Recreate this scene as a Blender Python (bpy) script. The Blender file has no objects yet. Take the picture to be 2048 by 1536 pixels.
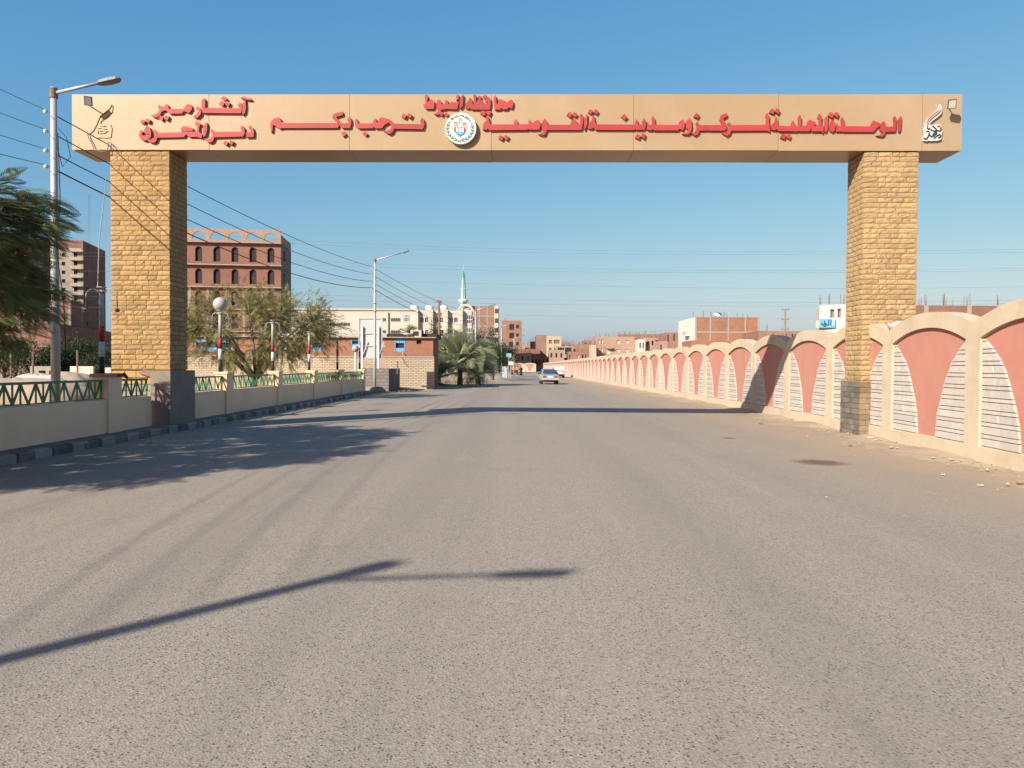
import bpy, bmesh, math, random
import numpy as np
from mathutils import Vector, Matrix
R = math.radians
rnd = random.Random(7)
S = bpy.context.scene
COL = S.collection

# ------------------------------------------------------------------ camera
FPX = 1550.0                     # focal length in pixels of the 2048 px wide photograph
CAM_H = 1.6
PITCH = math.atan(35 / FPX)
ROLL = R(0.35)
c_f = Vector((0, math.cos(PITCH), -math.sin(PITCH)))
c_r0 = Vector((1, 0, 0)); c_u0 = c_r0.cross(c_f)
c_r = c_r0 * math.cos(ROLL) + c_u0 * math.sin(ROLL)
c_u = -c_r0 * math.sin(ROLL) + c_u0 * math.cos(ROLL)
cam_d = bpy.data.cameras.new('camera'); cam = bpy.data.objects.new('camera', cam_d); COL.objects.link(cam)
cam_d.sensor_width = 36; cam_d.lens = 36 * FPX / 2048; cam_d.clip_start = .05; cam_d.clip_end = 5000
mw = Matrix.Identity(4)
for i in range(3):
    mw[i][0] = c_r[i]; mw[i][1] = c_u[i]; mw[i][2] = -c_f[i]
mw[2][3] = CAM_H
cam.matrix_world = mw
S.camera = cam

# ------------------------------------------------------------------ light
SUN_DIR = Vector((1.12, 1.32, -1.0)).normalized()       # the way the light travels
SUN_EL = math.asin(-SUN_DIR.z)
SUN_AZ = math.atan2(-SUN_DIR.x, -SUN_DIR.y)             # from +Y towards +X
W = bpy.data.worlds.new('World'); S.world = W; W.use_nodes = True
nt = W.node_tree; bg = nt.nodes['Background']
sky = nt.nodes.new('ShaderNodeTexSky'); sky.sky_type = 'NISHITA'; sky.sun_disc = False
sky.sun_elevation = SUN_EL; sky.sun_rotation = SUN_AZ
sky.altitude = 300; sky.air_density = 1.2; sky.dust_density = 2.0; sky.ozone_density = 3.0
# the phone's rendering of the sky: one tone curve per channel, the same in every direction
sepc = nt.nodes.new('ShaderNodeSeparateColor'); comc = nt.nodes.new('ShaderNodeCombineColor'); nt.links.new(sky.outputs[0], sepc.inputs[0])
for ch, (pw, gain) in enumerate(((1.28, .401), (.77, .875), (.38, 1.80))):
    p1 = nt.nodes.new('ShaderNodeMath'); p1.operation = 'POWER'; p1.inputs[1].default_value = pw; nt.links.new(sepc.outputs[ch], p1.inputs[0])
    p2 = nt.nodes.new('ShaderNodeMath'); p2.operation = 'MULTIPLY'; p2.inputs[1].default_value = gain; nt.links.new(p1.outputs[0], p2.inputs[0]); nt.links.new(p2.outputs[0], comc.inputs[ch])
nt.links.new(comc.outputs[0], bg.inputs[0]); bg.inputs[1].default_value = 0.10
sl = bpy.data.lights.new('sun', 'SUN'); sun = bpy.data.objects.new('sun', sl); COL.objects.link(sun)
sl.energy = 4.8; sl.angle = R(0.53); sl.color = (1.0, 0.90, 0.75)
sun.rotation_euler = SUN_DIR.to_track_quat('-Z', 'Y').to_euler(); sun.location = (-20, -25, 40)
S.view_settings.view_transform = 'Standard'; S.view_settings.look = 'None'
S.view_settings.exposure = 1.05; S.view_settings.gamma = 1.0; S.view_settings.use_curve_mapping = False

# ------------------------------------------------------------------ measuring the photograph
def ray(px, py):
    return c_f + c_r * ((px - 1024) / FPX) + c_u * ((768 - py) / FPX)
def at(px, py, Y):
    d = ray(px, py); k = Y / d.y
    return Vector((d.x * k, Y, CAM_H + d.z * k))
def onz(px, py, z=0.0):
    d = ray(px, py); k = (z - CAM_H) / d.z
    return Vector((d.x * k, d.y * k, z))

# ------------------------------------------------------------------ materials
MATS = {}
ALB = (.69, .72, .765)            # trims every measured colour to its base colour under this sun
def alb(c): return tuple(a*b for a, b in zip(c, ALB))
def mat(name, col, rough=.85, var=.12, scale=3.0, bump=0.0, bscale=60.0, rand=0.0, metal=0.0, spec=.3, dirt=None, dscale=1.2, damt=.5, coords='pos'):
    if name in MATS: return MATS[name]
    m = bpy.data.materials.new(name); m.use_nodes = True
    n = m.node_tree.nodes; l = m.node_tree.links; b = n['Principled BSDF']
    b.inputs['Roughness'].default_value = rough; b.inputs['Metallic'].default_value = metal
    b.inputs['Specular IOR Level'].default_value = spec
    geo = n.new('ShaderNodeNewGeometry')
    nz = n.new('ShaderNodeTexNoise'); nz.inputs['Scale'].default_value = scale; nz.inputs['Detail'].default_value = 6; nz.inputs['Roughness'].default_value = .65
    l.new(geo.outputs['Position'], nz.inputs['Vector'])
    mr = n.new('ShaderNodeMapRange'); mr.inputs[1].default_value = .25; mr.inputs[2].default_value = .75
    mr.inputs[3].default_value = 1 - var; mr.inputs[4].default_value = 1 + var
    l.new(nz.outputs['Fac'], mr.inputs[0])
    last = mr.outputs[0]
    if rand:
        oi = n.new('ShaderNodeObjectInfo'); m2 = n.new('ShaderNodeMapRange')
        m2.inputs[3].default_value = 1 - rand; m2.inputs[4].default_value = 1 + rand
        l.new(oi.outputs['Random'], m2.inputs[0])
        mm = n.new('ShaderNodeMath'); mm.operation = 'MULTIPLY'; l.new(last, mm.inputs[0]); l.new(m2.outputs[0], mm.inputs[1]); last = mm.outputs[0]
    vm = n.new('ShaderNodeVectorMath'); vm.operation = 'SCALE'; vm.inputs[0].default_value = alb(col)
    l.new(last, vm.inputs['Scale'])
    out = vm.outputs[0]
    if dirt:
        dn = n.new('ShaderNodeTexNoise'); dn.inputs['Scale'].default_value = dscale; dn.inputs['Detail'].default_value = 8; dn.inputs['Roughness'].default_value = .7
        l.new(geo.outputs['Position'], dn.inputs['Vector'])
        dr = n.new('ShaderNodeMapRange'); dr.inputs[1].default_value = .48; dr.inputs[2].default_value = .72; dr.inputs[4].default_value = damt
        l.new(dn.outputs['Fac'], dr.inputs[0])
        mx = n.new('ShaderNodeMix'); mx.data_type = 'RGBA'; l.new(dr.outputs[0], mx.inputs[0]); l.new(out, mx.inputs[6]); mx.inputs[7].default_value = (*alb(dirt), 1)
        out = mx.outputs[2]
    l.new(out, b.inputs['Base Color'])
    if bump:
        bn = n.new('ShaderNodeTexNoise'); bn.inputs['Scale'].default_value = bscale; bn.inputs['Detail'].default_value = 5
        l.new(geo.outputs['Position'], bn.inputs['Vector'])
        bp = n.new('ShaderNodeBump'); bp.inputs['Strength'].default_value = bump; bp.inputs['Distance'].default_value = .02
        l.new(bn.outputs['Fac'], bp.inputs['Height']); l.new(bp.outputs[0], b.inputs['Normal'])
    MATS[name] = m
    return m
def brick_mat(name, c1, c2, mortar, bw=.25, bh=.075, ms=.012, var=.28, dirt=None):
    """vertical brickwork: u runs along the wall in plan, v is the height"""
    m = bpy.data.materials.new(name); m.use_nodes = True
    n = m.node_tree.nodes; l = m.node_tree.links; b = n['Principled BSDF']; b.inputs['Roughness'].default_value = .92; b.inputs['Specular IOR Level'].default_value = .15
    tc = n.new('ShaderNodeTexCoord'); sp = n.new('ShaderNodeSeparateXYZ'); l.new(tc.outputs['Object'], sp.inputs[0])
    ad = n.new('ShaderNodeMath'); ad.operation = 'ADD'; l.new(sp.outputs[0], ad.inputs[0]); l.new(sp.outputs[1], ad.inputs[1])
    cb = n.new('ShaderNodeCombineXYZ'); l.new(ad.outputs[0], cb.inputs[0]); l.new(sp.outputs[2], cb.inputs[1])
    br = n.new('ShaderNodeTexBrick'); l.new(cb.outputs[0], br.inputs['Vector'])
    br.inputs['Color1'].default_value = (*alb(c1), 1); br.inputs['Color2'].default_value = (*alb(c2), 1); br.inputs['Mortar'].default_value = (*alb(mortar), 1)
    br.inputs['Scale'].default_value = 1; br.inputs['Mortar Size'].default_value = ms; br.inputs['Brick Width'].default_value = bw; br.inputs['Row Height'].default_value = bh
    br.inputs['Bias'].default_value = 0
    nz = n.new('ShaderNodeTexNoise'); nz.inputs['Scale'].default_value = .3; nz.inputs['Detail'].default_value = 10; nz.inputs['Roughness'].default_value = .7
    l.new(tc.outputs['Object'], nz.inputs['Vector'])
    mr = n.new('ShaderNodeMapRange'); mr.inputs[1].default_value = .25; mr.inputs[2].default_value = .75; mr.inputs[3].default_value = 1 - var; mr.inputs[4].default_value = 1 + var
    l.new(nz.outputs['Fac'], mr.inputs[0])
    vm = n.new('ShaderNodeVectorMath'); vm.operation = 'SCALE'; l.new(br.outputs['Color'], vm.inputs[0]); l.new(mr.outputs[0], vm.inputs['Scale'])
    l.new(vm.outputs[0], b.inputs['Base Color'])
    bp = n.new('ShaderNodeBump'); bp.inputs['Strength'].default_value = .6; bp.inputs['Distance'].default_value = .02; bp.invert = True
    l.new(br.outputs['Fac'], bp.inputs['Height']); l.new(bp.outputs[0], b.inputs['Normal'])
    MATS[name] = m
    return m

# ------------------------------------------------------------------ mesh helpers
class MB:
    def __init__(s): s.v = []; s.f = []; s.mi = []
    def quad(s, a, b, c, d, mi=0):
        i = len(s.v); s.v += [tuple(a), tuple(b), tuple(c), tuple(d)]; s.f.append((i, i+1, i+2, i+3)); s.mi.append(mi)
    def poly(s, pts, mi=0):
        i = len(s.v); s.v += [tuple(p) for p in pts]; s.f.append(tuple(range(i, i+len(pts)))); s.mi.append(mi)
    def box(s, x0, y0, z0, x1, y1, z1, mi=0):
        i = len(s.v)
        s.v += [(x0,y0,z0),(x1,y0,z0),(x1,y1,z0),(x0,y1,z0),(x0,y0,z1),(x1,y0,z1),(x1,y1,z1),(x0,y1,z1)]
        for f in ((3,2,1,0),(4,5,6,7),(0,1,5,4),(1,2,6,5),(2,3,7,6),(3,0,4,7)):
            s.f.append(tuple(i+k for k in f)); s.mi.append(mi)
        return s
    def bar(s, a, b, w, h=None, up=(0,0,1), mi=0):
        a = Vector(a); b = Vector(b); h = h or w; d = (b-a).normalized(); u = Vector(up)
        if abs(d.dot(u)) > .97: u = Vector((1,0,0))
        r = d.cross(u).normalized()*w/2; u = r.cross(d).normalized()*h/2
        i = len(s.v)
        for p in (a, b): s.v += [tuple(p-r-u), tuple(p+r-u), tuple(p+r+u), tuple(p-r+u)]
        for f in ((0,1,2,3),(7,6,5,4),(4,5,1,0),(5,6,2,1),(6,7,3,2),(7,4,0,3)):
            s.f.append(tuple(i+k for k in f)); s.mi.append(mi)
        return s
    def tube(s, pts, rad, n=8, cap=True, mi=0):
        pts = [Vector(p) for p in pts]; m = len(pts)
        rads = rad if hasattr(rad, '__len__') else [rad]*m
        base = len(s.v); prev = None
        for k, p in enumerate(pts):
            d = (pts[min(k+1, m-1)] - pts[max(k-1, 0)]).normalized()
            u = prev if prev is not None else (Vector((0,0,1)) if abs(d.z) < .9 else Vector((1,0,0)))
            r = d.cross(u)
            if r.length < 1e-4: r = d.cross(Vector((0,1,0.1)))
            r.normalize(); u = r.cross(d).normalized(); prev = u
            for q in range(n):
                a = 2*math.pi*q/n
                s.v.append(tuple(p + (r*math.cos(a) + u*math.sin(a))*rads[k]))
        for k in range(m-1):
            for q in range(n):
                s.f.append((base+k*n+q, base+k*n+(q+1)%n, base+(k+1)*n+(q+1)%n, base+(k+1)*n+q)); s.mi.append(mi)
        if cap:
            s.f.append(tuple(base+q for q in reversed(range(n)))); s.mi.append(mi)
            s.f.append(tuple(base+(m-1)*n+q for q in range(n))); s.mi.append(mi)
        return s
    def lathe(s, prof, n=16, c=(0,0), mi=0):
        base = len(s.v); m = len(prof)
        for r, z in prof:
            for q in range(n):
                a = 2*math.pi*q/n; s.v.append((c[0]+r*math.cos(a), c[1]+r*math.sin(a), z))
        for k in range(m-1):
            for q in range(n):
                s.f.append((base+k*n+q, base+k*n+(q+1)%n, base+(k+1)*n+(q+1)%n, base+(k+1)*n+q)); s.mi.append(mi)
        s.f.append(tuple(base+q for q in reversed(range(n)))); s.mi.append(mi)
        s.f.append(tuple(base+(m-1)*n+q for q in range(n))); s.mi.append(mi)
        return s
    def prism(s, pts, y0, y1, mi=0):
        """outline in (x, z), extruded along y; y1 is the front (smaller y)"""
        ar = sum(pts[i][0]*pts[(i+1) % len(pts)][1] - pts[(i+1) % len(pts)][0]*pts[i][1] for i in range(len(pts)))
        if ar < 0: pts = pts[::-1]
        s.poly([(p[0], y1, p[1]) for p in pts], mi)
        s.poly([(p[0], y0, p[1]) for p in reversed(pts)], mi)
        for i in range(len(pts)):
            a = pts[i]; b = pts[(i+1) % len(pts)]
            s.quad((a[0],y0,a[1]), (b[0],y0,b[1]), (b[0],y1,b[1]), (a[0],y1,a[1]), mi)
        return s
    def mesh(s, name):
        me = bpy.data.meshes.new(name); me.from_pydata(s.v, [], s.f); me.update(); return me
    def build(s, name, m, parent=None, smooth=False, loc=None, center=False):
        v = s.v
        if center:
            a = np.array(v); lo = a.min(0); hi = a.max(0); c = np.array([(lo[0]+hi[0])/2, (lo[1]+hi[1])/2, lo[2]])
            s.v = [tuple(p) for p in (a - c)]; loc = tuple(c)
        me = s.mesh(name)
        ms = m if isinstance(m, (list, tuple)) else [m]
        for q in ms: me.materials.append(q)
        if len(ms) > 1: me.polygons.foreach_set('material_index', s.mi)
        if smooth: me.polygons.foreach_set('use_smooth', [True]*len(me.polygons))
        return link(name, me, parent, loc)
def link(name, me, parent=None, loc=None, rotz=0):
    o = bpy.data.objects.new(name, me); COL.objects.link(o)
    if parent: o.parent = parent
    if loc: o.location = loc
    if rotz: o.rotation_euler.z = rotz
    return o
def tag(o, label=None, cat=None, group=None, kind=None):
    if label: o['label'] = label
    if cat: o['category'] = cat
    if group: o['group'] = group
    if kind: o['kind'] = kind
    return o
def thing(name, label, cat, loc=(0,0,0), rotz=0, group=None):
    o = bpy.data.objects.new(name, None); COL.objects.link(o); o.location = loc; o.rotation_euler.z = rotz
    o.empty_display_size = .2
    return tag(o, label, cat, group)
def from_np(name, v, f, m, parent=None, loc=None):
    me = bpy.data.meshes.new(name); me.from_pydata(v.tolist() if hasattr(v, 'tolist') else v, [], f.tolist() if hasattr(f, 'tolist') else f); me.update()
    for q in (m if isinstance(m, (list, tuple)) else [m]): me.materials.append(q)
    return link(name, me, parent, loc)

# ------------------------------------------------------------------ palette
M_TAN = mat('stone_tan', (.445,.285,.128), .93, .18, 9, .5, 90, rand=.17, spec=.15)
M_TANR = mat('stone_tan_pale', (.45,.31,.157), .93, .18, 9, .5, 90, rand=.15, spec=.15)
M_TANBACK = mat('stone_joint', (.34,.21,.09), .95, .15, 12, .3, 80, spec=.1)
M_YEL = mat('yellow_block', (.50,.32,.12), .9, .1, 8, .3, 70, rand=.06)
M_CLAD = mat('beam_cladding', (.385,.272,.155), .42, .03, .8, .12, 1.3, rand=.03, spec=.35, dirt=(.47,.355,.25), dscale=.35, damt=.6)
M_SOFF = mat('soffit_cladding_shaded', (.45,.258,.135), .35, .06, .8, rand=.04, spec=.4)  # same cladding, browner: shade of the underside worked into the colour
M_CLADC = mat('beam_core', (.32,.225,.13), .8, .05)
M_RED = mat('red_letter', (.42,.05,.052), .55, .16, 1.3, .1, 30, rand=.10, spec=.25)
M_WHITE = mat('white_paint', (.8,.79,.76), .55, .04, 5)
M_BLACKP = mat('black_paint', (.03,.028,.035), .5, .1, 5)
M_CREAM = mat('cream_render', (.61,.50,.355), .9, .09, 1.7, .25, 40, dirt=(.42,.335,.24), dscale=1.1, damt=.5, spec=.15, rand=.05)
M_PINK = mat('pink_render', (.525,.235,.175), .9, .09, 1.3, .15, 40, dirt=(.47,.29,.225), dscale=.9, damt=.7, spec=.15, rand=.06)
M_WSTONE = mat('white_stone', (.60,.545,.475), .92, .10, 8, .35, 60, rand=.07, dirt=(.42,.36,.29), dscale=5, damt=.4, spec=.15)
M_GAP = mat('stone_gap', (.48,.41,.33), .95, .1)
M_FCREAM = mat('fence_cream', (1.12,.76,.47), .9, .06, 2, .15, 60, dirt=(.74,.50,.34), dscale=1.0, damt=.45, spec=.15)
M_GREEN = mat('green_paint', (.016,.20,.085), .45, .15, 6, spec=.4)
M_CONC = mat('grey_concrete', (.31,.25,.195), .95, .2, 4, .4, 50, dirt=(.22,.18,.145), dscale=2.0, damt=.6, spec=.1)
M_CONC2 = mat('pale_concrete', (.36,.315,.26), .95, .1, 1.5, .2, 30, spec=.1)
M_KB = mat('kerb_black', (.15,.135,.125), .9, .3, 6, .3, 60, rand=.3, dirt=(.28,.235,.195), dscale=2.5, damt=.9)
M_KW = mat('kerb_white', (.33,.29,.25), .9, .15, 6, .3, 60, rand=.22, dirt=(.25,.21,.175), dscale=2.5, damt=.9)
M_PAVE = mat('pavement_dust', (.23,.19,.155), .95, .15, 3, .3, 30)
M_STEEL = mat('galvanised', (.50,.50,.49), .5, .12, 4, metal=0.25)
M_RUST = mat('rusty_steel', (.21,.15,.12), .8, .25, 8)
M_WIRE = mat('black_cable', (.02,.02,.022), .6, .05)
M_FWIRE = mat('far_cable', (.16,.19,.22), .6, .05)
M_DARK = mat('dark_interior', (.022,.020,.026), .7, .2, 1)  # near-black panes painted in place of unlit rooms behind the openings
M_GLASS = mat('window_glass', (.05,.06,.075), .12, .2, 1, spec=.6)
M_TILE = mat('slate_tile', (.185,.16,.125), .8, .2, 7, .3, 50, rand=.28)
M_TILEF = mat('slate_tile_brown', (.26,.185,.115), .8, .2, 7, .3, 50, rand=.25)
M_BARK = mat('bark', (.16,.12,.085), .95, .25, 12, .5, 40)
M_BLUE = mat('blue_shutter', (.10,.38,.66), .6, .08, 3)
M_GLOBE = mat('milky_globe', (.48,.46,.42), .25, .05, 3, spec=.5)
M_LAMPB = mat('lamp_housing', (.20,.20,.19), .5, .1, 3)
B_RED = brick_mat('red_brick', (.32,.135,.095), (.28,.115,.08), (.27,.175,.13))
B_RED2 = brick_mat('red_brick_pale', (.355,.175,.13), (.315,.15,.11), (.31,.215,.165))
B_DARK = brick_mat('red_brick_low', (.40,.165,.10), (.35,.14,.085), (.36,.22,.15))
B_PALE = brick_mat('pale_brick', (.58,.475,.34), (.50,.41,.29), (.30,.23,.16), .34, .12, .022, .25)
B_GREY = brick_mat('grey_block', (.25,.225,.2), (.21,.19,.17), (.16,.14,.125), .4, .2, .015)

# ================================================================== SETTING: ground, road, pavement
def ground_mats():
    # dusty earth
    g = mat('dusty_earth', (.47,.365,.26), .97, .2, .6, .5, 14, dirt=(.30,.235,.17), dscale=.25, damt=.7, spec=.08)
    m = bpy.data.materials.new('worn_asphalt'); m.use_nodes = True
    n = m.node_tree.nodes; l = m.node_tree.links; b = n['Principled BSDF']; b.inputs['Roughness'].default_value = .88; b.inputs['Specular IOR Level'].default_value = .25
    geo = n.new('ShaderNodeNewGeometry')
    def noise(scale, detail=4, rough=.6, vec=None):
        t = n.new('ShaderNodeTexNoise'); t.inputs['Scale'].default_value = scale; t.inputs['Detail'].default_value = detail; t.inputs['Roughness'].default_value = rough
        l.new(vec or geo.outputs['Position'], t.inputs['Vector']); return t.outputs['Fac']
    def rng(x, a, b_, c, d):
        t = n.new('ShaderNodeMapRange'); t.inputs[1].default_value = a; t.inputs[2].default_value = b_; t.inputs[3].default_value = c; t.inputs[4].default_value = d
        l.new(x, t.inputs[0]); return t.outputs[0]
    def mth(op, x, y):
        t = n.new('ShaderNodeMath'); t.operation = op
        for k, q in ((0, x), (1, y)):
            if isinstance(q, (int, float)): t.inputs[k].default_value = q
            else: l.new(q, t.inputs[k])
        return t.outputs[0]
    def mix(f, a, b_):
        t = n.new('ShaderNodeMix'); t.data_type = 'RGBA'
        for k, q in ((0, f), (6, a), (7, b_)):
            if isinstance(q, tuple): t.inputs[k].default_value = (q[0]*ALB[0]*.92, q[1]*ALB[1]*.925, q[2]*ALB[2]*.905, 1)
            elif isinstance(q, (int, float)): t.inputs[k].default_value = q
            else: l.new(q, t.inputs[k])
        return t.outputs[2]
    # aggregate: pale stones with dark pits between them
    vo = n.new('ShaderNodeTexVoronoi'); vo.inputs['Scale'].default_value = 85; l.new(geo.outputs['Position'], vo.inputs['Vector'])
    v2 = n.new('ShaderNodeTexVoronoi'); v2.inputs['Scale'].default_value = 68; v2.inputs['Randomness'].default_value = 1; l.new(geo.outputs['Position'], v2.inputs['Vector'])
    s2 = n.new('ShaderNodeSeparateColor'); l.new(v2.outputs['Color'], s2.inputs[0])
    dot = rng(v2.outputs['Distance'], .32, .5, 1, 0)
    pits = mth('MULTIPLY', rng(s2.outputs[0], .15, .19, 1, 0), dot)
    pale = mth('MULTIPLY', rng(s2.outputs[0], .90, .93, 0, 1), dot)
    big = noise(.35, 6, .6)
    base = mix(rng(vo.outputs['Color'], .1, .9, 0, 1), (.285,.24,.195), (.455,.39,.322))
    base = mix(mth('MULTIPLY', pits, .9), base, (.085,.066,.053))
    base = mix(mth('MULTIPLY', pale, .7), base, (.56,.485,.41))
    base = mix(rng(noise(21, 2, .6), .735, .76, 0, .8), base, (.20,.095,.055))
    # lanes polished by tyres, stretched along the road
    mp = n.new('ShaderNodeMapping'); mp.inputs['Scale'].default_value = (.9, .022, 1); l.new(geo.outputs['Position'], mp.inputs['Vector'])
    lane = noise(1, 3, .5, mp.outputs[0])
    base = mix(rng(lane, .42, .66, 0, .42), base, (.245,.214,.19))
    base = mix(rng(big, .45, .75, 0, .35), base, (.40,.325,.25))
    mp2 = n.new('ShaderNodeMapping'); mp2.inputs['Scale'].default_value = (1.6, .10, 1); mp2.inputs['Rotation'].default_value = (0, 0, .12); l.new(geo.outputs['Position'], mp2.inputs['Vector'])
    base = mix(rng(noise(1.4, 8, .75, mp2.outputs[0]), .56, .70, 0, .28), base, (.52,.455,.385))
    mp3 = n.new('ShaderNodeMapping'); mp3.inputs['Scale'].default_value = (2.2, .16, 1); mp3.inputs['Rotation'].default_value = (0, 0, -.35); l.new(geo.outputs['Position'], mp3.inputs['Vector'])
    base = mix(rng(noise(.8, 5, .6, mp3.outputs[0]), .62, .70, 0, .18), base, (.17,.145,.125))
    base = mix(rng(noise(1.3, 7, .7), .55, .78, 0, .35), base, (.225,.19,.162))
    # sand blown in from the verges
    sp = n.new('ShaderNodeSeparateXYZ'); l.new(geo.outputs['Position'], sp.inputs[0])
    edge = n.new('ShaderNodeMath'); edge.operation = 'ADD'
    dn = mth('MULTIPLY', mth('SUBTRACT', noise(.5, 7, .65), .5), 4.0)
    rx = mth('ADD', sp.outputs[0], dn)
    base = mix(rng(rx, 4.2, 6.9, 0, .9), base, (.43,.33,.232))
    base = mix(rng(rx, -6.2, -7.6, 0, .75), base, (.40,.32,.245))
    # the oil stain near the right-hand verge, and a smaller spot
    for (sx, sy, sr, am) in ((5.25, 13.15, .52, .85), (4.95, 17.6, .22, .7)):
        c = n.new('ShaderNodeVectorMath'); c.operation = 'DISTANCE'; l.new(geo.outputs['Position'], c.inputs[0]); c.inputs[1].default_value = (sx, sy, .01)
        dd = mth('ADD', c.outputs['Value'], mth('MULTIPLY', mth('SUBTRACT', noise(5, 5), .5), sr * .9))
        base = mix(mth('MULTIPLY', rng(dd, sr * .45, sr, 1, 0), am), base, (.15,.085,.06))
    l.new(base, b.inputs['Base Color'])
    bp = n.new('ShaderNodeBump'); bp.inputs['Strength'].default_value = .4; bp.inputs['Distance'].default_value = .006
    hh = mth('SUBTRACT', vo.outputs['Distance'], mth('MULTIPLY', pits, 1.0))
    l.new(hh, bp.inputs['Height']); l.new(bp.outputs[0], b.inputs['Normal'])
    return g, m
M_EARTH, M_ROAD = ground_mats()
mb = MB(); gx = [-900,-300,-120,-60,-30,-15,0,15,30,60,120,300,900]; gy = [-60,-20,0,20,40,60,90,130,200,300,600,1500,3000]
for i in range(len(gx)-1):
    for j in range(len(gy)-1):
        mb.quad((gx[i],gy[j],-.012),(gx[i+1],gy[j],-.012),(gx[i+1],gy[j+1],-.012),(gx[i],gy[j+1],-.012))
tag(mb.build('ground', M_EARTH), 'dusty brown earth around and beyond the road', kind='structure')

WALL = [(7.35,6.0),(7.62,9.0),(7.9,12.0),(8.2,15.2),(8.47,18.9),(8.72,24.0),(8.86,30.0),(8.92,40),(8.92,130)]
def wall_x(y):
    for (x0,y0),(x1,y1) in zip(WALL, WALL[1:]):
        if y <= y1: return x0+(x1-x0)*(y-y0)/(y1-y0)
    return WALL[-1][0]
def road_left(y):
    pts = [(-60,-7.95),(46,-7.95),(50,-7.2),(57,-5.4),(77,-3.7),(100,-1.7),(122,-1.4),(140,-5),(170,-22),(239,-40)]
    for (y0,x0),(y1,x1) in zip(pts, pts[1:]):
        if y <= y1: return x0+(x1-x0)*(y-y0)/(y1-y0)
    return pts[-1][1]
mb = MB(); ys = list(range(-30,60,2))+list(range(60,240,6))
for a, b_ in zip(ys, ys[1:]):
    xs0 = [road_left(a)+(wall_x(a)-.35-road_left(a))*k/8 for k in range(9)]; xs1 = [road_left(b_)+(wall_x(b_)-.35-road_left(b_))*k/8 for k in range(9)]
    for k in range(8): mb.quad((xs0[k],a,0),(xs0[k+1],a,0),(xs1[k+1],b_,0),(xs1[k],b_,0))
tag(mb.build('road', M_ROAD), 'wide worn grey asphalt road with sandy edges', kind='structure')

# earth verge along the right-hand wall: a low uneven bank
def verge(name, edge_fn, side, y0, y1, width, h, step=.22):
    ny = int((y1-y0)/step); nx = 8; v = []; f = []
    for j in range(ny+1):
        y = y0+(y1-y0)*j/ny; xe = edge_fn(y)
        for i in range(nx+1):
            t = i/nx; w = width*(1+.35*math.sin(y*.9)+.2*math.sin(y*2.3+1))
            z = -.006+h*(t**1.6)*(.6+.4*math.sin(y*1.7+2)) + (rnd.random()-.5)*.022*(t > .1)
            v.append((xe-side*w*(1-t), y+(rnd.random()-.5)*.1, z))
    for j in range(ny):
        for i in range(nx):
            q = (j*(nx+1)+i, j*(nx+1)+i+1, (j+1)*(nx+1)+i+1, (j+1)*(nx+1)+i)
            f.append(q if side > 0 else q[::-1])
    o = from_np(name, v, f, M_EARTH); o.data.polygons.foreach_set('use_smooth', [True]*len(o.data.polygons)); return o
tag(verge('earth_verge', lambda y: wall_x(y)+.1, 1, 6, 129, 1.15, .085), 'sandy verge at the foot of the arched wall', kind='structure')
tag(verge('earth_bank', lambda y: road_left(y)-1.0, -1, 46.5, 120, 2.6, .22, .3), 'reddish earth bank on the left road edge', kind='structure')

# pavement and kerb on the left
PZ = .15; KX = -7.95
mb = MB(); mb.box(-9.3, -12, -.05, KX-.17, 47, PZ-.01)
tag(mb.build('pavement', M_PAVE), 'narrow dusty pavement below the green railing', kind='structure')
kerb = tag(bpy.data.objects.new('kerb', None), 'kerb painted in black and white blocks', kind='structure'); COL.objects.link(kerb)
kms = []
for k in range(2):
    for var in range(3):
        q = MB(); x0 = KX-.165; y1 = .478
        r1 = rnd.uniform(.0,.015)
        q.prism([(x0,-.05),(KX,-.05),(KX-.005,.12+r1*.5),(KX-.03,.148+r1),(x0,.15+r1)], 0, y1)
        me = q.mesh('kerb_stone'); me.materials.append((M_KW, M_KB)[k]); kms.append(me)
for i in range(118):
    y = -12+i*.5
    o = link('kerb_stone', kms[(i % 2)*3+rnd.randrange(3)], kerb, (rnd.uniform(-.012,.012), y+rnd.uniform(0,.01), rnd.uniform(-.012,.006)), rnd.uniform(-.012,.012))

# ================================================================== GATE
pL = at(144, 296.5, 18.6); pR = at(1923, 305, 18.2)
gdir = Vector((pR.x-pL.x, pR.y-pL.y, 0)); GW = gdir.length; gdir.normalize(); GYAW = math.atan2(gdir.y, gdir.x)
GO = Vector((pL.x, pL.y, 0)); gn = Vector((-gdir.y, gdir.x, 0))
Z0 = (pL.z+pR.z)/2; Z1 = (at(144,185,18.6).z+at(1923,192,18.2).z)/2
GD = 1.06
def guv(px, py, off=0.0):
    d = ray(px, py); o = Vector((0,0,CAM_H)); k = ((GO - gn*off) - o).dot(gn)/d.dot(gn); p = o+d*k-GO
    return (p.dot(gdir), p.z)
gate = thing('gate_beam', 'long tan welcome beam with red Arabic lettering spanning the road', 'gate beam', GO, GYAW)
MB().box(.03, .03, Z0+.03, GW-.03, GD-.03, Z1-.03).build('core', M_CLADC, gate)
joints = [0]+[guv(p, 240)[0] for p in (418, 699, 983, 1267, 1557, 1845)]+[GW]
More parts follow.
